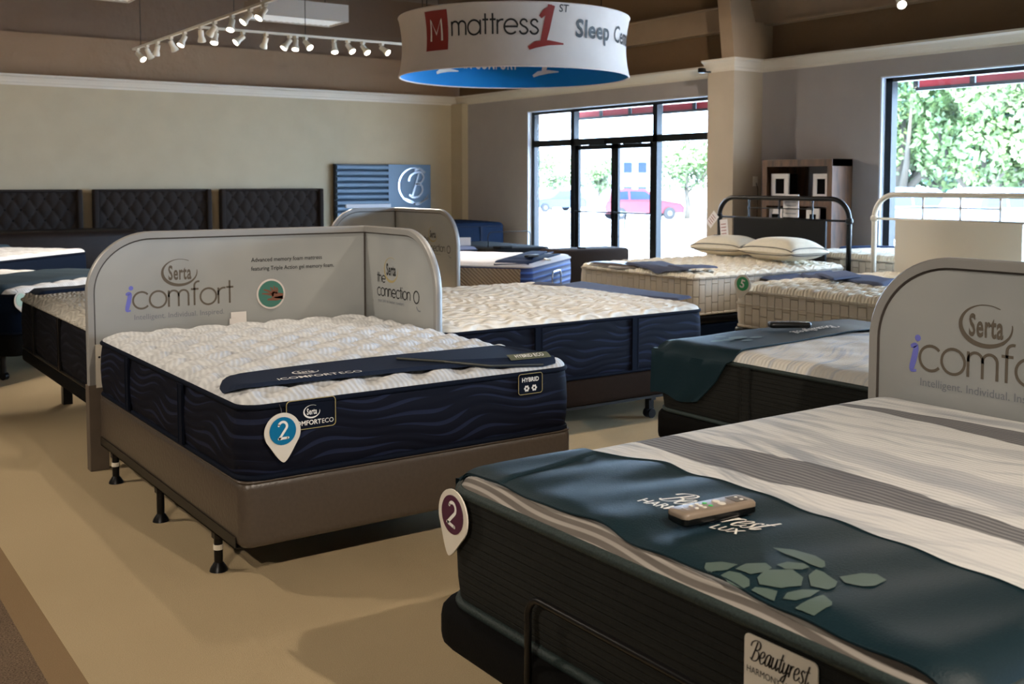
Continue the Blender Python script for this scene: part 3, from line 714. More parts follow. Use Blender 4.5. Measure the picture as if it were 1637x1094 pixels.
b10 = Bed('angled mattress with ivory top, blue sides and a green pin tag at far left', 1.50+.80*math.cos(AL), 8.62+.80*math.sin(AL), AL, 1.6, 2.0, .36, .66, .05, .02, 'navy', 'quilt', 'navy_tape', q_tuft(.24, .018), .10, .03, straps=())
AM = math.radians(43.)
b11 = Bed('angled ivory-topped mattress with blue edge, farther back at far left', 1.80+.9*math.cos(AM), 11.91+.9*math.sin(AM), AM, 1.8, 2.0, .36, .68, .05, .02, 'navy', 'quilt', 'navy_tape', q_tuft(.26, .02), .10, .03)
b9 = Bed('pale mattress standing between the two metal headboards and the picture window', 8.62, 6.2, -PI2, 2.2, 1.25, .42, .76, .05, .03, 'cream_side', 'cream_top', 'cream_side', q_tuft(.15, .015), .1, .03)

# tan quilted side covers of the angled mattress
for s, nm in ((-1, 'a'), (1, 'b')):
    m = MB(); ys = np.linspace(.10, 1.97, 30); G = []
    for z, dx in ((.295, .012), (.27, .018), (.14, .022), (.0, .02), (-.10, .012)):
        G.append([(s*(b3.w/2+dx), y, z+(.12*max(0, (.32-y)/.22) if z < .2 else 0)) for y in ys])
    o = m.grid(np.array(G)).build('side_cover', 'tan_quilt', b3.root, True, None, True)

# ------------------------------------------------------------------ what carries them
def box_local(mb, w, L, z0, z1, r=.06, y0=0., ext=0.):
    o = lambda d: rrect(-w/2-ext+d, w/2+ext-d, y0+d-ext, L-d+ext, max(.01, r-d), 6)
    return mb.loft([[(x, y, z) for x, y in o(d)] for d, z in ((.014, z0), (.003, z0+.012), (0, z0+.03), (0, z1-.03), (.003, z1-.012), (.014, z1))])
# box spring of the navy tagged bed on its angle-iron frame
o = thing('box_spring', 'taupe vinyl box spring under the blue-tagged mattress', 'box spring', (b1.fx, b1.fy, .165), 0)
box_local(MB(), 1.54, 2.03, 0, .2475, .05).build('box', 'taupe_vinyl', o, 50, None, True)
MB().tube([(x, y, .246) for x, y in rrect(-.765, .765, .004, 2.026, .05)], .006, 6, True).build('welt', 'taupe_vinyl', o, True, None, True)
fr = thing('bedstead', 'black steel bed frame with glide legs under the taupe box spring', 'bed frame', (b1.fx, b1.fy, 0), 0)
for s in (-1, 1): MB().bx(s*.772, s*.776, .06, 1.98, .155, .20).bx(s*.776, s*.735, .06, 1.98, .155, .160).build('side_rail', 'rail', fr, False, None, True)
for y in (.30, 1.04, 1.78): MB().bx(-.775, .775, y-.018, y+.018, .13, .155).build('cross_rail', 'rail', fr, False, None, True)
for y, band in ((.30, 1), (1.04, 0), (1.78, 1)):
    for x in (-.755, .755):
        l = MB().tube([(x, y, .155), (x, y, .03)], .017, 12).lathe([(.017, .035), (.032, .012), (.036, 0)], 16, (x, y, 0)).build('leg', 'black', fr, 40, None, True)
        if band: MB().lathe([(.0195, .085), (.0195, .105)], 14, (x, y, 0)).build('leg_band', 'bracket', l, False, None, True)
def platform(label, bed, z0, z1, mat='black_fab', ext=.03, leg_r=.025, legs=((-.5, .3), (.5, .3), (-.5, 1.7), (.5, 1.7)), r=.1, caster=False, name='adjustable_base', cat='bed base', y0=0., square=False):
    o = thing(name, label, cat, (bed.fx, bed.fy, 0), bed.rot)
    box_local(MB(), bed.w, bed.L, z0, z1, r, y0, ext).build('platform', mat, o, 50, None, True)
    for x, y in legs:
        m = MB()
        if square: m.bx(x-.03, x+.03, y-.03, y+.03, 0, z0+.01)
        else:
            m.tube([(x, y, z0+.01), (x, y, .05 if caster else 0)], leg_r, 14)
        l = m.build('leg', 'black', o, 40, None, True)
        if caster: MB().lathe([(.03, -.02), (.03, .02)], 16, (x, y-.01, .03), (1, 0, 0)).build('caster', 'black', l, 40, None, True)
    return o
base4 = platform('black upholstered adjustable base under the foreground mattress', b4, .27, .375, 'black_fab', .045, .03, r=.13)
def retainer(o, x0, x1, y, zb, zt, r=.008, mat='black'):
    q = .05
    P = [(x0, y, zb)]+[(x0+q-q*math.cos(a*PI/16), y, zt-q+q*math.sin(a*PI/16)) for a in range(0, 9)]+[(x1-q+q*math.sin(a*PI/16), y, zt-q+q*math.cos(a*PI/16)) for a in range(0, 9)]+[(x1, y, zb)]
    MB().tube(P, r, 10).build('retainer_bar', mat, o, True, None, True)
retainer(base4, -.31, .31, -.052, .33, .545, .009)
o = thing('box_spring', 'dark brown box spring under the ribbed ivory mattress', 'box spring', (b2.fx, b2.fy, .152), b2.rot)
box_local(MB(), b2.w, b2.L, 0, .166, .05).build('box', 'dark_box', o, 50, None, True)
fr = thing('bedstead', 'black caster bed frame under the dark brown box spring', 'bed frame', (b2.fx, b2.fy, 0), b2.rot)
for s in (-1, 1): MB().bx(s*.92, s*.96, .08, 1.95, .135, .152).build('side_rail', 'rail', fr, False, None, True)
for y in (.45, 1.6): MB().bx(-.96, .96, y-.02, y+.02, .12, .135).build('cross_rail', 'rail', fr, False, None, True)
for y in (.45, 1.6):
    for x in (-.92, .92):
        l = MB().bx(x-.02, x+.02, y-.02, y+.02, .06, .135).build('leg', 'black', fr, False, None, True)
        for k in (-1, 1): MB().lathe([(.03, -.009), (.032, 0), (.03, .009)], 16, (x+k*.02, y, .032), (1, 0, 0)).build('caster', 'black', l, 40, None, True)
platform('black bed base on square legs under the charcoal-sided mattress at left', b5, .30, .385, 'black_fab', .005, legs=((.52, .2), (-.52, .2), (.52, 1.7), (-.52, 1.7)), r=.08, square=True)
platform('dark base under the mattress with the hanging teal runner', b8, .20, .345, 'black_fab', .02, r=.1)
def foundation(label, bed, mat1='dark_box'):
    o = thing('bed_foundation', label, 'foundation', (bed.fx, bed.fy, 0), bed.rot)
    box_local(MB(), bed.w-.02, bed.L-.02, .02, bed.zb-.075, .05, .01).build('base', mat1, o, 50, None, True)
    box_local(MB(), bed.w, bed.L, bed.zb-.075, bed.zb, .06).build('platform', 'black', o, 50, None, True)
foundation('dark foundation under the cream mattress with the two pillows', b6, 'navy')
foundation('dark foundation under the cream mattress with the green tag', b7)
foundation('dark foundation under the pale mattress by the picture window', b9)
b3b = platform('blue-black adjustable base under the tan-sided angled mattress', b3, .16, .33, 'black_fab', -.02)
retainer(b3b, -.16, .16, -.045, .34, .56, .009, 'chrome')
b10b = platform('black caster base under the green-pinned mattress at far left', b10, .20, .36, 'black_fab', .01, legs=((-.7, .2), (.7, .2), (-.7, 1.8), (.7, 1.8)), caster=True)
m = MB().tube([(-.82, .35, .33), (-.85, .36, .33), (-.85, .36, .47), (-.85, .40, .50), (-.85, .76, .50), (-.85, .80, .47), (-.85, .80, .33), (-.82, .81, .33)], .009, 8).build('retainer_bar', 'black', b10b, True, None, True)
platform('black base under the blue-edged mattress farther back at far left', b11, .18, .36, 'black_fab', .01)

# ------------------------------------------------------------------ pads and runners lying on the mattresses
def smooth_top(bed):
    def f(X, Y):
        q = bed.quilt; bed.quilt = None; z = bed.top(*bed.Lc(np.asarray(X, float), np.asarray(Y, float))); bed.quilt = q; return z
    return f
def pad(name, label, cat, bed, quad, t, mat, r=.06, n=(40, 18), group=None, parent=None, lift=0., wrinkle=0.):
    q = [np.array(p[:2], float) for p in quad]
    lw = (np.linalg.norm(q[1]-q[0])+np.linalg.norm(q[2]-q[3]))/2; lh = (np.linalg.norm(q[3]-q[0])+np.linalg.norm(q[2]-q[1]))/2
    A, B = np.meshgrid(np.linspace(-lw/2, lw/2, n[0]), np.linspace(-lh/2, lh/2, n[1])); r = min(r, .45*min(lw, lh))
    cx = np.clip(A, -lw/2+r, lw/2-r); cy = np.clip(B, -lh/2+r, lh/2-r); dx, dy = A-cx, B-cy; d = np.hypot(dx, dy); k = np.where(d > r, r/np.maximum(d, 1e-9), 1)
    A, B = cx+dx*k, cy+dy*k; dist = np.maximum(-sdf_rr(A, B, lw/2, lh/2, r), 0)
    a, b = A/lw+.5, B/lh+.5
    P = (1-a)[..., None]*(1-b)[..., None]*q[0]+a[..., None]*(1-b)[..., None]*q[1]+a[..., None]*b[..., None]*q[2]+(1-a)[..., None]*b[..., None]*q[3]
    zt = smooth_top(bed)(P[..., 0], P[..., 1]) if bed else np.zeros(a.shape)
    e = np.sqrt(np.maximum(0, 1-(1-np.clip(dist/(t*.9), 0, 1))**2))
    Z = zt+lift+.001+t*e+(wrinkle*np.sin(a*23+3*b)*np.sin(a*9+1)*e if wrinkle else 0)
    c = P.reshape(-1, 2).mean(0); zc = float(Z.min())
    top = np.concatenate([P, Z[..., None]], -1); bot = np.concatenate([P, (zt+lift+.0008)[..., None]], -1)
    m = MB().grid(top).grid(bot[:, ::-1])
    if parent is None:
        o = m.build(name, mat, None, 40, (c[0], c[1], zc)); return tag(o, label, cat, group)
    return m.build(name, mat, parent, 40)
# blue-tagged mattress: navy foot pad, its right end folded back on itself
def fz(bed, extra): f = smooth_top(bed); return lambda x, y: (x, y, float(f(x, y))+extra)
p1 = pad('foot_pad', 'navy foot pad with pale lettering, right end folded over, across the blue-tagged mattress', 'foot pad', b1,
         [onf(364, 642, smooth_top(b1), .010), onf(890, 576, smooth_top(b1), .010), onf(802, 553, smooth_top(b1), .014), onf(343, 607, smooth_top(b1), .014)], .014, 'navy_pad', .12, (70, 24))
fl = [onf(*p, smooth_top(b1), .029)[:2] for p in ((634, 571), (700, 561), (795, 552), (840, 557), (886, 569), (888, 576), (868, 581), (783, 583), (710, 576))]
fz1 = fz(b1, .029)
m = MB(); k = len(fl); T = [fz1(*p) for p in fl]; Bt = [(x, y, z-.014) for x, y, z in T]
m.add(T+Bt, [tuple(range(k)), tuple(range(2*k-1, k-1, -1))]+[(i, (i+1) % k, k+(i+1) % k, k+i) for i in range(k)])
fo = m.build('folded_end', 'navy_pad', p1, False, None); 
m = MB().tube([fz1(*onf(*p, smooth_top(b1), .029)[:2])[:2]+(fz1(*onf(*p, smooth_top(b1), .029)[:2])[2]-.006,) for p in ((634, 571), (710, 576), (783, 583), (868, 581))], .005, 8); m.build('fold_edge', 'olive_edge', p1)
lg = MB(); q0, q1 = onz(445, 611, .75), onz(580, 598, .75); ax = math.atan2(q1[1]-q0[1], q1[0]-q0[0]); wl = math.hypot(*(q1-q0)[:2])
def onpad(bed, org, ang, ex):
    ca, sa = math.cos(ang), math.sin(ang); g = fz(bed, ex); return lambda u, v: g(org[0]+u*ca-v*sa, org[1]+u*sa+v*ca)
t = text2('iCOMFORT', 1, .012); t2 = text2('ECO', 1, -.004); a, b = width2(t); m2 = m2join([t, m2tr(t2, dx=b+.08)]); a, b = width2(m2); s = wl/(b-a)
lg.flat(m2tr(m2, s, s), onpad(b1, q0, ax, .0165))
m2 = m2join([logo_oval(), brand_word()]); lg.flat(m2tr(m2, .10, .075, .5*wl-.03, .10), onpad(b1, q0, ax, .0165)); lg.build('lettering', 'text_white', p1)
qa, qb = onf(816, 575, smooth_top(b1), .029), onf(880, 569, smooth_top(b1), .029); a2 = math.atan2(qb[1]-qa[1], qb[0]-qa[0]); L2 = math.hypot(*(qb-qa)[:2])
st2 = MB().flat(refine(([(0, -.006), (L2, -.006), (L2, .034), (0, .034)], [(0, 1, 2, 3)]), .03), onpad(b1, qa, a2, .0300)).build('woven_strip', 'olive_strip', fo)
t = text2('HYBRID ECO', 1, .01); a, b = width2(t); MB().flat(m2tr(t, L2*.7/(b-a), .03, L2*.15, .003), onpad(b1, qa, a2, .0310)).build('lettering', 'text_white', fo)
pad('foot_pad', 'slate foot pad along the far right edge of the ribbed ivory mattress', 'foot pad', b2, [onf(1086, 478, smooth_top(b2), .012), onf(1108, 474, smooth_top(b2), .012), onf(932, 449, smooth_top(b2), .012), onf(846, 452, smooth_top(b2), .012)], .014, 'slate_pad', .03, (16, 50))
pad('foot_pad', 'dark slate foot pad on the charcoal-sided mattress at left, half behind the long panel', 'foot pad', b5, [b5.W(-.74, .02, 0), b5.W(.72, .02, 0), b5.W(.72, .36, 0), b5.W(-.74, .36, 0)], .02, 'navy_pad', .05)
pad('foot_pad', 'grey-teal foot pad on the green-pinned mattress at far left', 'foot pad', b10, [b10.W(-.82, .10, 0), b10.W(.82, .10, 0), b10.W(.82, .75, 0), b10.W(-.82, .75, 0)], .02, 'teal_soft', .06, (40, 20), wrinkle=.004)
pad('foot_pad', 'dark teal pad across the farthest ivory mattress at far left', 'foot pad', b11, [b11.W(-.92, 1.0, 0), b11.W(.9, 1.0, 0), b11.W(.9, 1.7, 0), b11.W(-.92, 1.7, 0)], .03, 'teal_soft', .06)
pa = pad('foot_pad', 'blue foot pad spread flat on the tan-sided angled mattress', 'foot pad', b3, [onf(788, 424, smooth_top(b3), .012), onf(846, 424, smooth_top(b3), .012), onf(898, 405, smooth_top(b3), .012), onf(838, 405, smooth_top(b3), .012)], .012, 'blue_pad', .02)
pad('foot_pad', 'smaller folded blue pad on top of the flat blue pad', 'foot pad', b3, [onf(812, 414, smooth_top(b3), .012), onf(852, 416, smooth_top(b3), .012), onf(886, 403, smooth_top(b3), .012), onf(850, 403, smooth_top(b3), .012)], .012, 'blue_pad', .02, lift=.013)
for i, (qd, mt, lb, lf) in enumerate((([(934, 421), (992, 417), (1040, 427), (992, 431)], 'taupe_vinyl', 'taupe foot pad at the left end of the two-pillow mattress', 0),
        ([(996, 420), (1058, 417), (1104, 432), (1050, 436)], 'slate_pad', 'grey foot pad overlapping the taupe pad on the two-pillow mattress', .014), ([(1064, 424), (1128, 424), (1150, 428), (1098, 432)], 'slate_pad', 'slate blue pad at the right end of the two-pillow mattress pads', .026))):
    pad('foot_pad', lb, 'foot pad', b6, [onf(*p, smooth_top(b6), .012+lf) for p in qd], .012, mt, .03, (24, 14), lift=lf+(.004 if i else 0), wrinkle=.002)
pad('foot_pad', 'wavy blue-grey foot pad along the front edge of the green-tagged cream mattress', 'foot pad', b7, [onf(1412, 457, smooth_top(b7), .012), onf(1182, 438, smooth_top(b7), .012), onf(1238, 432, smooth_top(b7), .012), onf(1440, 446, smooth_top(b7), .012)], .014, 'slate_pad', .05, (50, 14), wrinkle=.006)
pad('foot_pad', 'folded taupe pad on the wavy blue-grey pad of the green-tagged mattress', 'foot pad', b7, [onf(1330, 447, smooth_top(b7), .03), onf(1278, 437, smooth_top(b7), .03), onf(1330, 432, smooth_top(b7), .03), onf(1378, 441, smooth_top(b7), .03)], .014, 'slate_pad', .03, lift=.02)
pad('foot_pad', 'dark blue pad on the pale mattress by the picture window', 'foot pad', b9, [onz(1340, 395, .84), onz(1440, 394, .84), onz(1440, 391, .84), onz(1345, 391, .84)], .015, 'blue_pad', .03)

# foreground teal runner: along the foot of the mattress, wrapped over its far side
st = smooth_top(b4)
def runner4(x, y): return float(st(x, y))+.006+.006*math.exp(-((y-2.08)/.05)**2)*math.sin((x-1.5)*5)+.004*math.sin(14*y+4*x)*math.exp(-((y-1.9)/.30)**2)+.0025*math.sin(31*y+9*x)
ys = np.linspace(2.452, .902, 90); G = []
def edge_px(pts, ex=.006):
    P = sorted((tuple(onf(*p, st, ex)[:2]) for p in pts), key=lambda q: q[1]); return np.array([q[1] for q in P]), np.array([q[0] for q in P])
ex_, ey_ = edge_px(((718, 763), (817, 781), (872, 809), (971, 839), (1008, 868), (1125, 911), (1240, 970), (1351, 1021), (1501, 1094))); fr_ = np.maximum(np.interp(ys, ex_, ey_), 1.493)
ex_, ey_ = edge_px(((935, 722), (1050, 738), (1200, 785), (1400, 856), (1637, 945))); bk_ = np.interp(ys, ex_, ey_)
kk = np.ones(7)/7; fr_ = np.convolve(np.pad(fr_, 3, 'edge'), kk, 'valid'); bk_ = np.convolve(np.pad(bk_, 3, 'edge'), kk, 'valid')
for z in (.60, .64, .68, .70): G.append([(fr_[0]+.02+(bk_[0]-.02-fr_[0]-.02)*j/35, 2.4515, z) for j in range(36)])
for y, a, b in zip(ys[1:], fr_[1:], bk_[1:]): G.append([(a+(b-a)*j/35, y, runner4(a+(b-a)*j/35, y)) for j in range(36)])
G = np.array(G)
m = MB().grid(G)
H = G.copy(); H[:, :, 2] -= .004; H[:4, :, 1] -= .003; m.grid(H[:, ::-1])
for e in (G[:, 0], G[:, -1]):
    m.tube(e, .0028, 6)
run = tag(m.build('bed_runner', 'teal', None, 40, (1.77, 1.7, .70)), 'dark teal cloth runner with white script and turtle print on the foreground mattress', 'runner')
ys2 = np.linspace(2.453, 2.30, 16); G = []
for z in (.62, .66, .70): G.append([(fr_[0]+(bk_[0]-fr_[0])*j/24, 2.456, z) for j in range(25)])
for y in ys2[1:]:
    k = (2.453-y)/.153; a = np.interp(2.453-.072*k, ys[::-1], fr_[::-1])-.004; b = np.interp(2.453-.06*k, ys[::-1], bk_[::-1])+.004
    G.append([(a+(b-a)*j/24, y-.06*(j/24)*k*-1*0-.12*k*(1-j/24)*.6, runner4(a+(b-a)*j/24, y-.12*k*(1-j/24)*.6)+.006*(1 if k < .95 else .2)) for j in range(25)])
MB().grid(np.array(G)).build('folded_layer', 'teal', run, True)
def on4(x, y): return (x, y, runner4(x, y)+.0025)
tm = MB()
for poly in (((775, 597), (880, 580), (950, 585), (995, 612), (940, 640), (880, 642), (800, 625)), ((462, 460), (560, 470), (660, 498), (705, 525), (708, 548), (690, 556), (640, 540), (590, 515), (520, 490)),
        ((630, 590), (665, 562), (700, 575), (765, 620), (755, 645), (720, 657), (640, 640)), ((390, 600), (435, 565), (555, 563), (605, 600), (595, 640), (500, 650), (400, 632)), ((288, 560), (340, 535), (430, 532), (460, 555), (425, 575), (360, 585)),
        ((480, 540), (530, 527), (610, 535), (635, 552), (600, 563), (520, 560)), ((142, 555), (150, 532), (230, 527), (300, 540), (250, 565), (160, 577)), ((220, 590), (260, 570), (310, 580), (355, 610), (355, 640), (320, 655), (260, 630)),
        ((362, 660), (380, 645), (440, 652), (485, 665), (470, 712), (420, 690)), ((510, 700), (530, 672), (600, 657), (685, 660), (640, 690), (570, 708)), ((565, 745), (620, 710), (700, 682), (740, 715), (740, 730), (700, 750), (655, 780))):
    P = [tuple(onf(1077+u/2.923, 720+v/2.923, runner4)[:2]) for u, v in poly]
    P = [tuple(q) for q in P]
    tm.flat(refine((P, [tuple(range(len(P)))]), .02), on4)
tm.build('turtle_print', 'turtle', run)
o_, r_, v_ = onf(1051, 799, runner4), onf(1199, 848, runner4), None
u_ = (r_-o_)[:2]; wl_ = np.hypot(*u_); u_ = u_/wl_; w_ = np.array([-u_[1], u_[0]])
def on4t(u, v): q = o_[:2]+u_*u+w_*v; return on4(*q)
lg = MB(); sm, sw = script('Beautyrest'); s = wl_*1.04/sw; lg.flat(refine(m2tr(sm, s, s*1.25, .0, .0), .015), on4t)
t = text2('HARMONY LUX', 1, .012); a, b = width2(t); s = .31/(b-a); lg.flat(refine(m2tr(t, s, s*1.1, -.022, -.050), .015), on4t); lg.build('lettering', 'text_white', run)

# hanging teal runner on the bed behind: across the foot, down the left side
st8 = smooth_top(b8); G = []
x8 = 3.72-.022
for z, y0, y1 in ((.435, 4.035, 3.735), (.445, 4.035, 3.70), (.50, 4.035, 3.64), (.56, 4.032, 3.58), (.62, 4.03, 3.54), (.655, 4.03, 3.515)): G.append([(x8-.004*math.sin(j*.5)-.010*(.66-z), y0+(y1-y0)*j/24, z+.012*(math.sin(j*.26)) * (.66-z)/.22) for j in range(25)])
for x in np.linspace(3.706, 5.24, 50): G.append([(x, 4.03+(3.505-4.03)*j/24+.02*math.sin(x*3)*(j/24), float(st8(max(x, 3.7205), min(4.0, 4.03+(3.505-4.03)*j/24)))+.008+.008*max(0, math.sin((x-4.5)*7))*(x > 4.5)+.003*math.sin(9*x+j*.2)) for j in range(25)])
G = np.array(G); m = MB().grid(G); H = G.copy(); H[6:, :, 2] -= .004; H[:6, :, 0] += .003; m.grid(H[:, ::-1]).tube(G[:, -1], .004, 6)
run8 = tag(m.build('bed_runner', 'teal', None, 40, (4.2, 3.78, .66)), 'teal runner hanging down the left side of the thin-striped mattress', 'runner')
def on8(org, ang):
    ca, sa = math.cos(ang), math.sin(ang)
    def g(u, v):
        x, y = org[0]+u*ca-v*sa, org[1]+u*sa+v*ca
        return (x, y, float(st8(max(x, 3.73), min(y, 4.0)))+.0155+.008*max(0, math.sin((x-4.5)*7))*(x > 4.5))
    return g
lg = MB(); s = .34/sw; lg.flat(refine(m2tr(sm, s, s), .03), on8((4.72, 3.72), PI)); lg.build('lettering', 'text_white', run8)
tm = MB()
for cx, cy, rr in ((0, 0, .06), (.09, .02, .04), (-.08, .05, .04), (.03, .09, .035), (.04, -.08, .035), (.16, .01, .04)): tm.flat(refine(disc2(cx, cy, rr, 12, rr*.6), .03), on8((4.02, 3.74), PI))
tm.build('turtle_print', 'turtle', run8)

# ------------------------------------------------------------------ number tags, labels, remotes
def pin(label, loc, rz, tilt, disc, num='2', s=1., group='hanging number tags'):
    o = thing('number_tag', label, 'tag', loc, rz, group); ct, stt = math.cos(tilt), math.sin(tilt)
    R3 = lambda u, v, d: ((u*ct-v*stt)*s, -d, (u*stt+v*ct)*s)
    P = arc(0, -.072, .071, -28, 208, 34); P += catmull([P[-1], (-.050, -.125), (-.024, -.165), (-.006, -.184), (.006, -.184), (.024, -.165), (.050, -.125), P[0]], 4)[1:-1]
    MB().prism(P, .0, .004, R3).build('card', 'tag', o, False, None, True)
    D = arc(0, -.068, .052, 0, 360, 32)[:-1]; dk = MB().prism(D, .004, .0065, R3).build('disc', disc, o, False, None, True)
    if num: MB().flat(m2tr(numeral2() if num == '2' else m2tr(text2(num, 1.4, .03, align='CENTER'), dy=-.5), .062, .062, 0, -.066), lambda u, v: R3(u, v, .0075)).build('numeral', 'text_white', dk, False, None, True)
    MB().tube([R3(0, -.008, .003), R3(0, .012, -.004), R3(0, .028, -.016)], .0012, 6).build('loop', 'cord', o, False, None, True)
    return o
q = ony(450, 660, 3.672); pin('blue number two tag hanging on the front of the navy mattress', (q[0], 3.672, q[2]), 0, .03, 'tag_blue')
q = onx(730, 785, 1.462); pin('plum number two tag hanging at the corner of the foreground mattress', (1.462, q[1], q[2]), -PI2, -.20, 'tag_plum')
q = onx(1191, 440, 6.235); pin('green number tag on the corner of the cream quilted mattress', (6.235, q[1], q[2]), -PI2+.15, -.25, 'tag_green', '5', 1.05)
q = b10.W(-.79, -.03, 0); pin('white tag with pale green disc at the corner of the far left mattress', (q[0], q[1], .69), AL, .35, 'tag_pale', None, .95)
# sewn labels
def sewn(bed, x0, x1, z0, z1, y, mat, name='sewn_label', r=.015):
    o = MB().prism(rrect(x0, x1, z0, z1, r, 4), 0, .003, lambda u, v, d: (u, y-d, v)).build(name, mat, bed.root, False, None, True); return o
b1x = lambda X: X-b1.fx
sl_ = sewn(b1, b1x(1.555), b1x(1.760), .585-.4125, .683-.4125, -.010, 'navy_tape')
gx = MB().tube([(x, -.0145, z) for x, z in rrect(b1x(1.558), b1x(1.757), .588-.4125, .70-.4125, .015, 4)], .0016, 5, True).build('label_border', 'text_gold', sl_, False, None, True)
lg = MB(); F1 = lambda u, v: (u, -.0145, v)
cxl = b1x(1.660); lg.flat(m2tr(m2join([logo_oval(1.1), brand_word()]), .062, .058, cxl, .240), F1)
t = m2join([text2('iCOMFORT', 1, .02)]); a, b = width2(t); t2 = text2('ECO', 1, -.004); m2 = m2join([t, m2tr(t2, dx=b+.06)]); a, b = width2(m2); s = .175/(b-a); lg.flat(m2tr(m2, s, s, cxl-.0875, .190), F1)
lg.build('lettering', 'text_white', sl_, False, None, True)
s2 = sewn(b1, b1x(2.612), b1x(2.742), .600-.4125, .678-.4125, -.010, 'navy_tape')
MB().tube([(x, -.0145, z) for x, z in rrect(b1x(2.614), b1x(2.740), .602-.4125, .69-.4125, .012, 4)], .0014, 5, True).build('label_border', 'text_gold', s2, False, None, True)
lg = MB(); t = text2('HYBRID', .026, .0006, align='CENTER'); lg.flat(m2tr(t, 1, 1, b1x(2.677), .243), F1)
for cx in (b1x(2.657), b1x(2.697)):
    for k in range(6): a = k*PI/3; lg.flat(disc2(cx+.0095*math.cos(a), .214+.0095*math.sin(a), .0052, 8), F1)
lg.build('lettering', 'text_white', s2, False, None, True)
b4x = lambda Y: 1.675-Y
s4 = MB().prism(rrect(b4x(1.345), b4x(1.175), .480-.375, .675-.375, .012, 4), 0, .003, lambda u, v, d: (u, -.011-d, v)).build('sewn_label', 'tag', b4.root, False, None, True)
F4 = lambda u, v: (u, -.0155, v)
lg = MB(); s = .135/sw; lg.flat(m2tr(sm, s, s*1.25, b4x(1.330), .253), F4); t = text2('HARMONY LUX', 1, .0); a, b = width2(t); s = .115/(b-a); lg.flat(m2tr(t, s, s*1.1, b4x(1.338), .228), F4)
lg.flat(([(b4x(1.235), .206), (b4x(1.19), .206), (b4x(1.19), .216), (b4x(1.235), .216)], [(0, 1, 2, 3)]), F4); lg.build('lettering', 'text_black', s4, False, None, True)
# taupe remote on the runner
rA, rB = onf(1092, 829, runner4, .02), onf(1184, 806, runner4, .02); rC = (rA+rB)/2; zr = runner4(rC[0], rC[1])
o = thing('remote_control', 'taupe and black bed remote lying over the white script on the foreground runner', 'remote', (rC[0], rC[1], zr+.006), math.atan2(rB[1]-rA[1], rB[0]-rA[0]))
prof = lambda x: .030+.005*(abs(x)/.105)**2
def rem(z0, z1, ins):
    R = []
    for z, d in ((z0, ins+.004), (z0+.003, ins), (z1-.004, ins), (z1, ins+.004)):
        ring = []
        for x, y in rrect(-.108+d, .108-d, -.5, .5, .012, 5): ring.append((x, (2*y)*(prof(x)-d)*(.5/.5) , z+.006*(x/.1)**2))
        R.append(ring)
    return R
def remring(d, z): return [(x, y*(prof(x)-d)/.03, z) for x, y in rrect(-.108+d, .108-d, -.03, .03, .014, 5)]
MB().loft([remring(.006, 0), remring(.0, .006), remring(.0, .018)]).build('lower_shell', 'remote_black', o, 50, None, True)
ts = MB().loft([remring(.0, .018), remring(.0, .026), remring(.003, .030), remring(.007, .0315)]).build('upper_shell', 'remote', o, 50, None, True)
rz_ = lambda x: .0318
m = MB().bx(.055, .088, -.020, .020, rz_(.07)-.001, rz_(.07)+.0006).build('display', 'text_dark', ts, False, None, True)
for k, (x, y, mt, rr) in enumerate(((.078, .009, 'text_white', .0045), (.078, -.010, 'text_white', .0055), (-.015, .010, 'green_btn', .006), (-.015-.0, -.011, 'green_btn', .006), (-.035, .014, 'tag', .0055), (-.035, 0, 'tag', .0055), (-.035, -.014, 'tag', .0055), (-.055, .010, 'tag', .0055), (-.055, -.010, 'tag', .0055), (.018, .010, 'tag', .010), (.018, -.011, 'tag', .010))):
    MB().lathe([(rr, 0), (rr*.8, .0016)], 12, (x, y, rz_(x))).build('button', mt, ts, False, None, True)
MB().flat(m2tr(script('Beautyrest')[0], .0042, .0042, -.018, 0), lambda u, v: (-.082+v, -u-.0, rz_(-.08)+.0006)).build('lettering', 'text_white', ts, False, None, True)
def small_remote(label, loc, rz, mat='remote_black', s=1.):
    o = thing('remote_control', label, 'remote', loc, rz, None)
    MB().loft([[(x*s, y*s, z*s+.002) for x, y in rrect(-.09+d, .09-d, -.027+d, .027-d, .012)] for d, z in ((.004, 0), (0, .006), (0, .018), (.005, .024))]).build('case', mat, o, 50, None, True)
    m = MB()
    for k in range(4):
        for j in (-1, 1): m.lathe([(.005*s, 0), (.004*s, .002*s)], 8, ((-.05+.022*k)*s, j*.01*s, .0262*s))
    m.build('keypad', 'text_grey', o, False, None, True)
q = onz(1262, 523, .735); small_remote('black bed remote lying on the hanging teal runner', (q[0], q[1], float(st8(q[0], min(q[1], 4.0)))+.020), -.55, s=1.25)
q = onz(850, 411, .73); small_remote('black bed remote on the blue pads of the tan-sided mattress', (q[0], q[1], float(smooth_top(b3)(q[0], q[1]))+.028), .3, s=1.1)
q = onz(875, 410, .73); small_remote('pale grey remote beside the black one on the blue pads', (q[0], q[1], float(smooth_top(b3)(q[0], q[1]))+.032), 1.2, 'plate', .8)

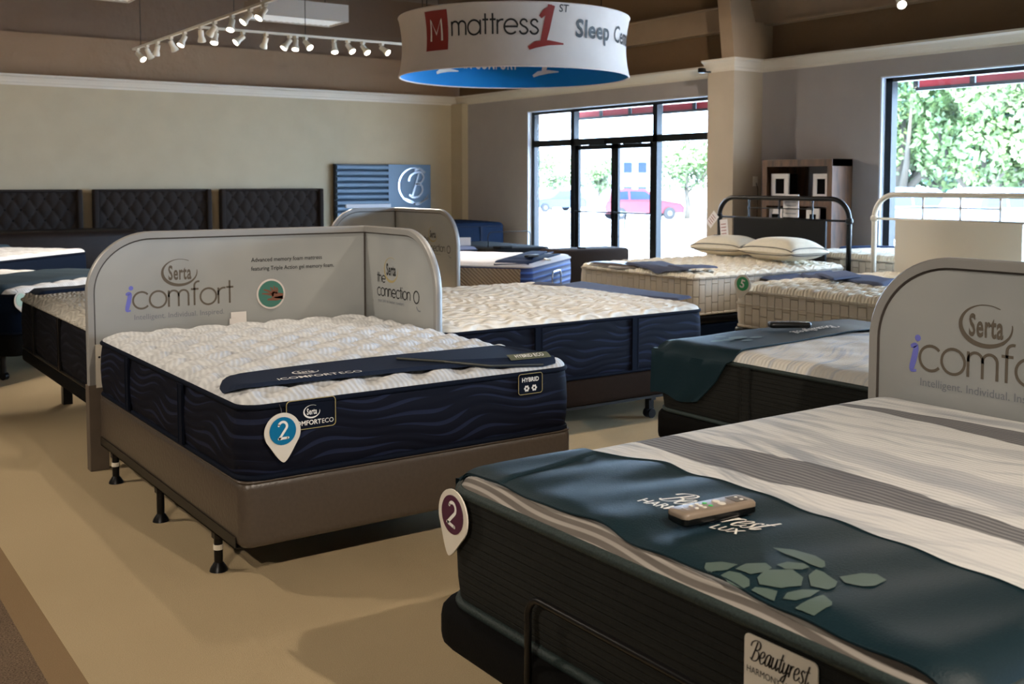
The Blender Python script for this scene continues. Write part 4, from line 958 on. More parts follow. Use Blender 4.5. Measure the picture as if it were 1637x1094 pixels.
# ------------------------------------------------------------------ printed bed dividers
def edge_path(L, z0, z1, rx, rz): return [(-L, z0), (-L, z1-rz)]+[(-L+rx-rx*math.cos(a*PI/2/16), z1-rz+rz*math.sin(a*PI/2/16)) for a in range(1, 17)]+[(0, z1)]
def divider(label, loc, rot, Lp, Lw, print_panel=True, leg=True, z1=1.24, du=0., toff=-.012):
    o = thing('bed_divider', label, 'divider', loc, rot, 'printed bed dividers')
    def board(L, rx, rz, fn, nm, z0=.42):
        P = edge_path(L, z0, z1, rx, rz)
        pn = MB().prism(P+[(0, z0)], -.008, .008, fn).build(nm, 'panel', o, False, None, True)
        e = MB(); k = len(P); rings = []
        for i in range(k):
            a, b = P[max(i-1, 0)], P[min(i+1, k-1)]; dx, dz = b[0]-a[0], b[1]-a[1]; l = math.hypot(dx, dz); nx, nz = -dz/l, dx/l
            rings.append([fn(P[i][0]+nx*w_, P[i][1]+nz*w_, d) for w_, d in ((-.026, -.018), (.004, -.020), (.010, -.012), (.010, .012), (.004, .020), (-.026, .018))])
        e.loft(rings).build('edge_trim', 'sil_edge', o, 40, None, True)
        g = MB(); G = []
        for i in range(k):
            a, b = P[max(i-1, 0)], P[min(i+1, k-1)]; dx, dz = b[0]-a[0], b[1]-a[1]; l = math.hypot(dx, dz); nx, nz = -dz/l, dx/l
            G.append([fn(P[i][0]+nx*w_, P[i][1]+nz*w_, -.0135 if w_ > -.034 else -.0095) for w_ in (-.026, -.034)])
        g.grid(G).build('gasket', 'gasket', pn, False, None, True)
        return pn
    fP = lambda u, v, d: (u, d, v); fW = lambda u, v, d: (d, u, v)
    pn = board(Lp, .33, .31, fP, 'panel')
    wg = board(Lw, .34, .34, fW, 'wing_panel')
    MB().bx(-.016, .016, -.016, .016, .0, z1+.004).build('post', 'gasket', o, False, None, True)
    if leg:
        MB().bx(-Lp-.012, -Lp+.085, -.022, .045, 0, .455, .004).build('support_leg', 'taupe_post', o, False, None, True)
        br = MB().bx(-Lp+.027, -Lp+.088, -.0225, -.0085, .44, .665).build('bracket', 'bracket', o, False, None, True)
        MB().lathe([(.006, 0), (.004, .003)], 10, (-Lp+.046, -.0225, .60), (0, -1, 0)).build('screw', 'black', br, False, None, True)
    MB().bx(-.019, .06, -Lw+.02, -Lw+.06, 0, .42, .004).build('support_leg', 'taupe_post', o, False, None, True)
    if print_panel:
        F = lambda u, v: (-Lp+u+toff, -.0092, v)
        PU = lambda x, y: (ony(x, y, 5.763)[0]-1.357, ony(x, y, 5.763)[2])
        c0 = PU(217, 496); c1 = PU(380, 486); zb = .838
        m, wdt = geo('comfort', .115); s = (c1[0]-c0[0])/wdt
        lg = MB().flat(m2tr(m, s, s*1.0, c0[0], zb), F)
        lg.flat(m2tr(m2join([logo_oval(), ]), .182, .172, .492, 1.024), F).flat(m2tr(brand_word(), .190, .195, .492, 1.022), F)
        lg.build('lettering', 'text_dark', pn, False, None, True)
        lg = MB(); I = catmull([(.10, .98), (.32, 1.02), (.27, .6), (.17, .2), (.18, .04), (.36, .06)], 6)
        k = len(I); s2 = s*1.04
        lg.flat(m2tr(ribbon(I, [.10+.15*math.sin(PI*min(1, i/(k*.8)))**.6 for i in range(k)]), s2, s2, c0[0]-.50*s2, zb-.012), F).flat(m2tr(disc2(.40, 1.34, .13, 16), s2, s2, c0[0]-.50*s2, zb-.012), F)
        lg.build('lettering', 'text_blue', pn, False, None, True)
        t = text2('Intelligent. Individual. Inspired.', 1); a, b = width2(t); q0, q1 = PU(219, 512), PU(362, 501); s = (q1[0]-q0[0])/(b-a)
        MB().flat(m2tr(t, s, s, q0[0]-a*s, zb-.058), F).build('lettering', 'text_grey', pn, False, None, True)
        lg = MB()
        for tx, pa_, pb in (('Advanced memory foam mattress', (405, 419), (518, 413)), ('featuring Triple Action gel memory foam.', (405, 433), (537, 428))):
            t = text2(tx, 1, .008); a, b = width2(t); q0, q1 = PU(*pa_), PU(*pb); s = (q1[0]-q0[0])/(b-a); lg.flat(m2tr(t, s, s*1.05, q0[0]-a*s, q0[1]), F)
        lg.build('lettering', 'text_black', pn, False, None, True)
        qc = PU(433, 470); ph = MB().prism(disc2(qc[0]-Lp, qc[1], .086, 32)[0], -.014, -.009, fP).build('picture_disc', 'sign_white', pn, False, None, True)
        MB().flat(disc2(qc[0], qc[1], .076, 32), lambda u, v: (-Lp+u, -.0146, v)).build('picture', 'teal_print', ph, False, None, True)
        hd = MB(); S_ = .076
        for pts, w_ in (([(.95, -.22), (.5, -.15), (.1, -.05)], .42), ([(.95, -.30), (.4, -.38), (-.3, -.42)], [.25, .3, .12]), ([(.2, -.1), (-.3, .02), (-.72, .05)], [.22, .16, .08]), ([(.2, .0), (-.2, .22), (-.58, .36)], [.22, .16, .09]),
                        ([(.25, .05), (.05, .38), (-.05, .5)], [.2, .15, .09]), ([(.35, .05), (.3, .4), (.22, .58)], [.2, .14, .09]), ([(.45, .0), (.5, .3), (.45, .48)], [.2, .14, .08])):
            hd.flat(m2tr(ribbon(pts, [w_]*3 if not isinstance(w_, list) else w_), S_, S_, qc[0], qc[1]), lambda u, v: (-Lp+u, -.0150, v))
        hd.build('picture', 'hand', ph, False, None, True)
    # wing print: reads from the post outwards, on the face towards the panel side
    FW = lambda u, v: (-.0092, -u-du, v)
    m, wdt = geo('connection', .15); s = .40/wdt
    lg = MB().flat(m2tr(m, s, s*1.05, .165, .845), FW).flat(m2tr(geo('the', .16)[0], s*.9, s*.9, .165, .925), FW).flat(m2tr(brand_word(), .17, .17, .335, 1.005), FW)
    lg.flat(ribbon(arc(.625, .87, .030, 0, 360, 24, .034), .008), FW); lg.build('lettering', 'text_black', wg, False, None, True)
    k = 45; lg = MB().flat(m2tr(m2join([logo_oval(.9)]), .155, .17, .335, 1.005), FW); lg.build('lettering', 'text_gold', wg, False, None, True)
    lg = MB().flat(m2tr(text2('your link to better comfort.', .028), 1, 1, .17, .808), FW).flat(m2join([ribbon(arc(.66, .83, .035, 200, 290, 10), .008)]), FW); lg.build('lettering', 'text_grey', wg, False, None, True)
    return o
divider('long printed silver divider at the head of the blue-tagged mattress, with hand picture', (2.967, 5.775, 0), 0, 1.61, .85)
divider('printed silver divider at the head of the foreground mattress, cut by the right photo edge', (3.412, .80, 0), -PI2, 1.69, .80, toff=-.036)
dv = divider('small far printed divider below the blue-grey wall panels', (5.30, 9.64, 0), 0, .74, 1.20, False, False, du=.42)
lg = MB(); F = lambda u, v: (-.74+u, -.0092, v); lg.flat(m2tr(logo_oval(), .12, .12, .22, .98), F).flat(m2tr(text2('Advanced memory foam mattress', .03), 1, 1, .34, 1.03), F)
lg.build('lettering', 'text_grey', dv.children[0], False, None, True)
MB().bx(-.56, -.06, -.01, .01, 1.25, 1.285).build('top_light_bar', 'reveal', dv, False, None, True)
# small white card standing at the panel
q = ony(383, 512, 5.74); o = MB().loft([[(q[0]+x, y, z) for x, y in ((-.045, 5.752), (.045, 5.752), (.045, 5.755), (-.045, 5.755))] for z in (.725, .785)]).loft([[(q[0]+x-.008, y, z) for x, y in ((-.05, 5.738), (.048, 5.738), (.048, 5.740), (-.05, 5.740))] for z in (.72, .752)])
tag(o.build('paper_label', 'paper', None, False, (q[0], 5.75, .72)), 'small white paper label standing against the long divider behind the ivory mattress', 'label')

# ------------------------------------------------------------------ hanging drum sign
SX, SY, SR, Z0, Z1 = 10.0*math.cos(YAW)+.015, 10.0*math.sin(YAW)-.01, 1.068, 2.475, 3.00
sg = thing('hanging_sign', 'white round hanging sign with black and red lettering and blue inside', 'sign', (SX, SY, Z0))
def sr(z): t = (z-Z0)/(Z1-Z0); return SR-.034*(1-(2*t-1)**2)
NZ, NA = 15, 96
def drum(off, flip=False): return [[(SX+(sr(Z0+(Z1-Z0)*i/(NZ-1))+off)*math.cos(2*PI*j/NA), SY+(sr(Z0+(Z1-Z0)*i/(NZ-1))+off)*math.sin(2*PI*j/NA), Z0+(Z1-Z0)*i/(NZ-1)) for j in range(NA+1)] for i in range(NZ)]
m = MB().grid(drum(0))
for z in (Z0, Z1): m.tube([(SX+(sr(z)-.006)*math.cos(2*PI*j/NA), SY+(sr(z)-.006)*math.sin(2*PI*j/NA), z) for j in range(NA)], .009, 8, True)
dr = m.build('drum_skin', 'sign_white', sg, True)
inn = MB().grid(drum(-.014)).build('lining', 'sign_blue', sg, True)
A0 = YAW+PI
def FO(u, v): z = Z0+v; a = A0+u/SR; r = sr(z)+.004; return (SX+r*math.cos(a), SY+r*math.sin(a), z)
def FI(u, v): z = Z0+v; a = YAW-u/SR; r = sr(z)-.020; return (SX+r*math.cos(a), SY+r*math.sin(a), z)
sq = [(-.865, .155), (-.605, .155), (-.605, .49), (-.865, .49)]
MB().flat(refine((sq, [(0, 1, 2, 3)]), .04), FO).build('lettering', 'text_red', dr)
def FO2(u, v): z = Z0+v; a = A0+u/SR; r = sr(z)+.007; return (SX+r*math.cos(a), SY+r*math.sin(a), z)
MB().flat(refine(ribbon([(-.80, .235), (-.795, .415), (-.735, .29), (-.675, .415), (-.67, .235)], .02), .03), FO2).build('lettering', 'text_white', dr)
m, wdt = geo('mattress', .135); s = .79/wdt; lg = MB().flat(refine(m2tr(m, s, s*1.05, -.565, .265), .04), FO)
t = text2('ST', .085, .001); lg.flat(m2tr(t, 1, 1, .385, .455), FO)
t = text2('Sleep', 1, .028, space=1.09); a, b = width2(t); s = .42/(b-a); lg.flat(refine(m2tr(t, s, s*1.12, .56-a*s, .262), .03), FO); t = text2('Center', 1, .012, space=1.04); a, b = width2(t); lg.flat(refine(m2tr(t, s, s*1.12, 1.07-a*s, .262), .03), FO)
lg.build('lettering', 'text_black', dr)
def one():
    return m2join([ribbon([(-.055, .20), (-.02, .235), (.045, .275)], [.03, .045, .05]), ribbon([(.035, .29), (.0, .12), (-.03, .0)], [.06, .062, .05]), ribbon([(-.15, -.035), (-.09, -.005), (.02, .01), (.15, .005)], [.028, .05, .04, .012])])
MB().flat(refine(m2tr(one(), 1.05, 1.1, .28, .185), .03), FO).build('lettering', 'text_red', dr)
for u in (-.76, .35, -1.85, 1.45): MB().flat(refine(m2tr(one(), .95, .9, u, .145), .03), FI).build('lettering', 'text_white', inn)
for u in (-.56, .56, -1.66, 1.66):
    t = text2('IN COMFORT', .19, .004); MB().flat(refine(m2tr(t, .52, 1., u, .185), .03), FI).build('lettering', 'text_white', inn)
for k in range(4):
    a = A0+PI/4+k*PI/2; MB().tube([(SX+SR*.99*math.cos(a), SY+SR*.99*math.sin(a), Z1), (SX+SR*.99*math.cos(a), SY+SR*.99*math.sin(a), CT)], .004, 6).build('hanging_wire', 'rail', sg)

# ------------------------------------------------------------------ track lights
RZ = 3.30
RX1 = onz(300, 48, RZ)[0]; RY2 = onz(480, 57, RZ)[1]
def rail(name, label, p, q, rods):
    o = thing(name, label, 'light track', ((p[0]+q[0])/2, (p[1]+q[1])/2, RZ))
    h = .018; m = MB()
    if abs(p[0]-q[0]) < .01: m.bx(p[0]-h, p[0]+h, p[1], q[1], RZ-.012, RZ+.014)
    else: m.bx(p[0], q[0], p[1]-h, p[1]+h, RZ-.012, RZ+.014)
    m.build('rail', 'track', o)
    for x, y in rods: MB().tube([(x, y, RZ), (x, y, CT)], .005, 6).build('hanger_rod', 'rail', o)
    return o
yA_, yB_ = onx(430, 2, RX1)[1], onx(213, 75, RX1)[1]
rail('light_track', 'white light track running toward the camera at upper left', (RX1, 6.8), (RX1, yB_), [(RX1, yB_-.35), (RX1, onx(374, 20, RX1)[1]), (RX1, 8.)])
rail('light_track', 'white light track running along the back wall behind the drum sign', (RX1+.02, RY2), (8.3, RY2), [(onz(487, 58, RZ)[0], RY2), (7.2, RY2)])
def head(label, base, tip, lit, power=92., cone=84, group='track spotlights'):
    base, tip = Vector(base), Vector(tip); o = thing('track_spotlight', label, 'spotlight', (base.x, base.y, base.z), 0, group)
    ax = (tip-base); L = max(.13, ax.length); ax.normalize(); knee = base+Vector((0, 0, -.06))
    MB().bx(base.x-.018, base.x+.018, base.y-.04, base.y+.04, base.z-.03, base.z, .003).tube([base+Vector((0, 0, -.025)), knee], .010, 8).build('adapter', 'track', o)
    d = (tip-knee); Lh = max(.12, d.length); d.normalize(); s = knee-d*.015
    MB().lathe([(.012, -.005), (.030, 0), (.032, Lh*.5), (.030, Lh*.55), (.046, Lh*.92), (.047, Lh+.012), (.042, Lh+.014)], 18, s, d).build('lamp_housing', 'track', o, 40)
    MB().lathe([(.043, Lh+.004), (.040, Lh+.014), (.025, Lh+.021), (.004, Lh+.024)], 18, s, d).build('bulb', 'bulb' if lit else 'bulb_off', o, True)
    if lit:
        l = bpy.data.lights.new('spot', 'SPOT'); lo = bpy.data.objects.new('spot', l); C.objects.link(lo); lo.parent = o
        l.energy = power*SPOT_K; l.color = (1, .88, .74); l.spot_size = math.radians(cone); l.spot_blend = .7; l.shadow_soft_size = .04
        p = s+d*(Lh+.05); lo.location = p-base; lo.rotation_euler = d.to_track_quat('-Z', 'Y').to_euler()
    return o
def camvec(dx, dy, depth, back=.03): return np.array(_r)*dx*depth/F_PX + np.array([0, 0, 1.])*(-dy)*depth/F_PX - np.array([_fw[0], _fw[1], 0])*back
R1 = [((220, 76), (231, 95), 1), ((235, 72), (240, 92), 0), ((252, 67), (248, 88), 0), ((273, 61), (278, 82), 0), ((295, 53), (290, 76), 1), ((321, 44), (321, 67), 0), ((343, 36), (334, 56), 0), ((371, 27), (370, 50), 1), ((400, 15), (390, 38), 1), ((423, 6), (416, 29), 1)]
R2 = [((345, 51), (344, 73), 1), ((388, 53), (379, 71), 1), ((425, 55), (420, 76), 0), ((463, 57), (454, 79), 1), ((473, 58), (473, 81), 1), ((488, 59), (496, 77), 1), ((534, 61), (536, 83), 1), ((556, 62), (564, 81), 1), ((580, 64), (588, 83), 1), ((610, 66), (621, 83), 1)]
ORD = ['first', 'second', 'third', 'fourth', 'fifth', 'sixth', 'seventh', 'eighth', 'ninth', 'tenth']
for i, (b, t, lit) in enumerate(R1):
    B = onx(*b, RX1); B = np.array([RX1, B[1], RZ-.012]); d = (B-_c)@_fw
    head('%s track spotlight from the far end of the left track, %s' % (ORD[i], 'lit' if lit else 'unlit'), B, B+camvec(t[0]-b[0], t[1]-b[1]-1, d, .05 if lit else -.03), lit)
for i, (b, t, lit) in enumerate(R2):
    B = ony(*b, RY2); B = np.array([B[0], RY2, RZ-.012]); d = (B-_c)@_fw
    head('%s track spotlight from the left on the back track, %s' % (ORD[i], 'lit' if lit else 'unlit'), B, B+camvec(t[0]-b[0], t[1]-b[1]-1, d, .05 if lit else -.03), lit, 92, 84)
# upper-right lamp with its track, then unseen tracks and lamps added as fill
q = onz(1437, 4, 3.2)
rail('light_track', 'white light track above the picture window beds, just over the photo', (6.0, q[1]), (q[0]+.04, q[1]), [(6.4, q[1]), (8.6, q[1])])
head('lit track spotlight at the upper right, above the picture window', (q[0], q[1], RZ-.012), (q[0]-.04, q[1]-.05, 3.185), 1, 40, 90)
rail('light_track', 'added unseen white light track over the near aisle', (-4., -.5), (7.5, -.5), [(-2., -.5), (3., -.5)])
for x, tx, ty, pw, cn in ((1.9, 1.8, 2.8, 165, 86), (-2.2, -.6, 3.4, 230, 90), (5.6, 5.0, 1.4, 50, 80)):  # first lamp follows the floor shadows; the other two are added fill
    v = Vector((tx-x, ty+.5, -3.0)).normalized()*.2; head('lit track spotlight over the aisle at %s' % {1.9: 'the near end of the foreground mattress', -2.2: 'the left end of the track, added as fill', 5.6: 'the right end of the track, added as fill'}[x], (x, -.5, RZ-.012), (x+v.x, -.5+v.y, RZ-.012+v.z-.05), 1, pw, cn)
rail('light_track', 'added unseen white light track over the middle of the left aisle', (-1.5, 4.), (-1.5, 14.), [(-1.5, 6.), (-1.5, 12.)])
for y, tx, ty, pw in ((6.2, .6, 5.2, 120), (11.5, 4., 15., 120)):  # unseen lamps added to brighten the left side and back wall
    v = Vector((tx+1.5, ty-y, -2.4)).normalized()*.2; head('added unseen track spotlight on the left aisle track, %s end' % ('near' if y < 8 else 'far'), (-1.5, y, RZ-.012), (-1.5+v.x, y+v.y, RZ-.012+v.z-.05), 1, pw, 80)
rail('light_track', 'added unseen white light track over the middle of the beds behind the drum sign', (1.9, 5.0), (7.2, 5.0), [(2.6, 5.0), (6.8, 5.0)])
for x, tx, ty, pw in ((2.3, 2.0, 4.7, 24), (4.4, 3.8, 6.0, 50), (5.8, 6.0, 7.2, 50), (6.9, 7.5, 6.5, 42), (6.3, 10.0, 13.0, 260)):  # unseen lamps added to lift the beds and the door wall
    v = Vector((tx-x, ty-5.0, -1.5 if x == 6.3 else -2.6)).normalized()*.2; head('added unseen track spotlight on the middle track, %s' % {2.3: 'straight above the blue-tagged mattress', 4.4: 'aimed at the ribbed ivory mattress', 5.8: 'aimed at the back corner', 6.9: 'aimed at the pillows', 6.3: 'aimed at the door wall'}[x], (x, 5.0, RZ-.012), (x+v.x, 5.0+v.y, RZ-.012+v.z-.05), 1, pw, {6.3: 44, 2.3: 116, 4.4: 90}.get(x, 66))

# ------------------------------------------------------------------ ceiling light boxes
def lightbox(label, x0, x1, y0, y1, z):
    o = thing('ceiling_light', label, 'ceiling light', ((x0+x1)/2, (y0+y1)/2, z), 0, 'hanging light boxes')
    m = MB(); t = .02
    for a in ((x0, x0+t, y0, y1), (x1-t, x1, y0, y1), (x0+t, x1-t, y0, y0+t), (x0+t, x1-t, y1-t, y1)): m.bx(*a, z, z+.20)
    m.bx(x0, x1, y0, y1, z+.20, z+.22).build('housing', 'box_grey', o)
    g = MB(); nx, ny = 30, 14
    X = np.linspace(x0+t, x1-t, nx); Y = np.linspace(y0+t, y1-t, ny)
    g.grid([[(x, y, z+.012+.008*((i+j) % 2)) for j, y in enumerate(Y)] for i, x in enumerate(X)]).build('lens', 'lens', o)
    for x in (x0+.2, x1-.2): MB().tube([(x, (y0+y1)/2, z+.22), (x, (y0+y1)/2, CT)], .005, 6).build('hanger_rod', 'rail', o)
lightbox('white hanging light box behind the end of the left track', 5.12, 6.32, 12.72, 13.28, 3.58)
q = onz(211, 6, 3.58); lightbox('white hanging light box cut by the top photo edge at upper left', q[0]-1.2, q[0]-.04, q[1]-.58, q[1]-.02, 3.58)

# ------------------------------------------------------------------ tufted headboards on the back wall
def tufted(label, x0, x1):
    o = thing('tufted_headboard', label, 'headboard', ((x0+x1)/2, 15.97, 0), 0, 'tufted headboards along the back wall')
    h = 1.40; nx, nz = 110, 70; X, Zz = np.meshgrid(np.linspace(x0+.07, x1-.07, nx), np.linspace(.35, h-.03, nz))
    p, qz = .205, .30; a = (X-x0)/p; b = (Zz-1.27)/qz
    d = np.sqrt(np.abs(np.sin(PI*(a+b))*np.sin(PI*(a-b)))+.0001)
    MB().grid(np.stack([X, 15.955-.04*d, Zz], -1)).build('tufted_panel', 'tufted', o, True)
    m = MB()
    for s, x in ((-1, x0+.035), (1, x1-.035)): m.box((x, 15.93, h/2), (.07, .14, h), 0, .02)
    m.box(((x0+x1)/2, 15.95, h-.02), (x1-x0-.05, .10, .04), 0, .015).build('wing_frame', 'tufted', o, 40)
    MB().bx(x0+.05, x1-.05, 15.96, 16.0, .1, h-.03).build('back_board', 'tufted', o)
    for i in range(1, 9):
        for j in range(-3, 1):
            x = x0+p*(i+(.5 if j % 2 else 0)); z = 1.27+qz*j/2
            if x < x1-.1 and x > x0+.1: MB().lathe([(.016, 0), (.012, .007), (.002, .010)], 8, (x, 15.954, z), (0, -1, 0)).build('button', 'black_fab', o, True)
for x0, x1, l in ((1.98, 3.70, 'charcoal tufted headboard at the left photo edge'), (3.85, 5.565, 'charcoal tufted headboard in the middle of the three'), (5.715, 7.41, 'charcoal tufted headboard nearest the blue-grey wall panels')): tufted(l, x0, x1)
o = thing('upholstered_bench', 'dark brown leather platform in front of the left tufted headboards', 'bench', (2.75, 15.25, 0))
MB().box((2.75, 15.25, .55), (2.9, .9, .62), 0, .09).build('seat', 'brown_leather', o, 40)
MB().box((2.75, 15.25, .12), (2.7, .75, .24), 0, .01).build('base', 'black_fab', o)

# blue-grey display panels with the emblem
PY = 15.98
o = thing('wall_panel', 'blue-grey panel of horizontal ribs on the back wall', 'wall panel', (8.15, PY, 1.2))
m = MB(); n = 12; xa, xb = 7.68, 8.62
for k in range(n):
    z = .62+k*.098; m.prism([(0, z), (-.05, z+.02), (-.06, z+.05), (-.05, z+.08), (0, z+.096)], xa, xb, lambda u, v, d: (d, PY+u, v))
m.build('ribs', 'pewter', o, 40); MB().bx(xa-.02, xb, PY, PY+.07, .6, 1.80).build('backing', 'black', o)
o = thing('wall_panel', 'flat dark panel with a raised letter emblem beside the ribbed one', 'wall panel', (9.05, PY, 1.2))
MB().bx(8.63, 9.455, PY-.04, PY+.07, .6, 1.80, .004).build('board', 'pewter', o)
FE = lambda u, v: (9.13+u, PY-.055, 1.42+v)
em = MB(); mB = m2join([m2tr(ribbon(catmull(p, 8), .13), .33, .36) for p in SC['B'][0]]); mB = m2tr(mB, 1, 1, -.14, -.27, .10)
mo = m2join([m2tr(ribbon(arc(0, 0, .40, 60, 330, 40, .42), [.008+.020*math.sin(PI*i/40) for i in range(41)]), 1, 1), ribbon(catmull([(-.30, -.30), (-.1, -.36), (.05, -.45), (.2, -.38), (.34, -.30)], 6), .03), ribbon(catmull([(.0, .36), (.12, .40), (.26, .30)], 6), .05)])
for mm in (mB, mo):
    for dpt in (0, .018): em.flat(mm, lambda u, v, dpt=dpt: (9.13+u*.78, PY-.045-dpt, 1.44+v*.72))
em.build('emblem', 'chrome', o)

# ------------------------------------------------------------------ metal headboards
def metal_headboard(label, X, yl, yr, zt, zr, mat, panel_y, bal, group=None):
    o = thing('metal_headboard', label, 'headboard', (X, (yl+yr)/2, 0), 0, group)
    R = .21; P = [(X, yl, 0), (X, yl, zr), (X, yl, zt-R)]+[(X, yl-R+R*math.cos(a*PI/20), zt-R+R*math.sin(a*PI/20)) for a in range(1, 11)]+[(X, yr+R-R*math.sin(a*PI/20), zt-R+R*math.cos(a*PI/20)) for a in range(0, 11)]+[(X, yr, zr), (X, yr, 0)]
    MB().tube(P, .024, 12).build('tube_frame', mat, o, True)
    MB().tube([(X, yl, zr), (X, yr, zr)], .011, 8).build('lower_rail', mat, o, True)
    for y in (yl, yr): MB().lathe([(.024, -.03), (.036, -.012), (.036, .012), (.024, .03)], 14, (X, y, zr)).build('collar', mat, o, True)
    MB().bx(X-.014, X+.014, panel_y[1], panel_y[0], .32, zr-.005, .004).build('panel', 'black_panel' if mat == 'black' else mat, o)
    for y in bal:
        MB().lathe([(.007, 0), (.012, .01), (.007, .03), (.008, (zt-zr)*.42), (.015, (zt-zr)*.5), (.008, (zt-zr)*.58), (.007, (zt-zr)-.05), (.012, (zt-zr)-.03), (.007, zt-zr-.01)], 10, (X, y, zr)).build('baluster', mat, o, True)
    MB().tube([(X, max(bal), (zt+zr)/2), (X, min(bal), (zt+zr)/2)], .006, 8).build('cross_bar', mat, o)
metal_headboard('black metal headboard with arched tube frame behind the two pillows', 8.47, 8.17, 6.48, 1.345, 1.135, 'black', (7.95, 6.75), (7.75, 7.34, 6.92))
metal_headboard('white metal headboard with arched tube frame before the picture window', 8.36, 6.12, 4.42, 1.395, 1.175, 'white_metal', (5.89, 4.70), (5.62, 5.26, 4.90))
def price_tag(label, c, ang, w, h):
    o = thing('price_tag', label, 'tag', c, 0); ca, sa = math.cos(ang), math.sin(ang)
    f = lambda u, v, d: (-d, -(u*ca-v*sa), u*sa+v*ca)
    MB().prism([(-w/2, -h), (w/2, -h), (w/2, 0), (-w/2, 0)], 0, .003, f).build('card', 'paper', o, False, None, True)
    g = MB()
    for k in range(4): g.flat(([(-w*.35, -h*(.25+.17*k)-.004), (w*.3, -h*(.25+.17*k)-.004), (w*.3, -h*(.25+.17*k)+.004), (-w*.35, -h*(.25+.17*k)+.004)], [(0, 1, 2, 3)]), lambda u, v: f(u, v, .0036))
    g.build('print', 'text_gold' if h < .14 else 'text_red', o, False, None, True)
q = onx(1143, 342, 8.43); price_tag('upper white hang tag on the left post of the black headboard', (8.43, q[1]-.02, q[2]), -.75, .10, .17)
q = onx(1156, 351, 8.42); price_tag('lower white hang tag with red print on the black headboard post', (8.425, q[1], q[2]), .12, .11, .20)
q0, q1 = onx(1253, 311, 8.52), onx(1277, 348, 8.52); o = thing('notice_card', 'white notice card hooked behind the top tube of the black headboard', 'card', (8.52, (q0[1]+q1[1])/2, q1[2]))
MB().bx(8.512, 8.518, q1[1], q0[1], q1[2], q0[2], .001).build('card', 'paper', o)
g = MB()
for k in range(4): z = q1[2]+(q0[2]-q1[2])*(.15+.17*k); g.bx(8.510, 8.512, q1[1]+.03, q0[1]-.03, z, z+.006)
g.build('print', 'text_grey', o)

# pillows
def pillow(label, c, rz, w, h, t):
    o = thing('pillow', label, 'pillow', c, rz, 'pillows on the cream mattress'); n = 28
    U, V = np.meshgrid(np.linspace(-1, 1, n), np.linspace(-1, 1, n)); e = np.clip(1-np.abs(U)**3.2, 0, 1)**.55*np.clip(1-np.abs(V)**3.2, 0, 1)**.55
    X = U*w/2*(1-.06*(1-V**2)*0-.05*np.abs(U)*(1-np.abs(V))); Y = V*h/2*(1-.05*np.abs(V)*(1-np.abs(U)))
    MB().grid(np.stack([X, Y, t*.40+t*.62*e], -1)).grid(np.stack([X, Y, t*.40-t*.40*e], -1)[:, ::-1]).build('pillow_case', 'pillow', o, True, None, True)
    for k in (.18, .55):
        P = []
        for i in range(4*24):
            s = i/24; a, b = [(-1+2*(s % 1), -1), (1, -1+2*(s % 1)), (1-2*(s % 1), 1), (-1, 1-2*(s % 1))][int(s)]
            q = .968 if k < .3 else .955; ed = (max(0, 1-(abs(a)*q)**3.2)**.55)*(max(0, 1-(abs(b)*q)**3.2)**.55)
            z = t*.40+(t*.62 if k > .3 else -t*.40)*ed
            P.append((a*q*w/2*(1-.05*abs(a)*(1-abs(b))), b*q*h/2*(1-.05*abs(b)*(1-abs(a))), z+(.002 if k > .3 else -.002)))
        MB().tube(P, .0035, 6, True).build('piping', 'cord', o, True, None, True)
    return o
zp_ = b6.ztop(7.95, 7.3)
q = onx(1163, 400, 8.03); pl = pillow('cream pillow with a small dark label, the left one on the tufted mattress', (8.03, q[1], zp_+.004), PI2+.12, .64, .46, .20)
MB().bx(.02, .07, .10, .14, .205, .2095).build('label', 'brown_leather', pl, False, None, True)
q = onx(1252, 408, 7.93); pillow('cream pillow with dark piping, the right one on the tufted mattress', (7.93, q[1], zp_+.006), PI2-.10, .72, .48, .215)

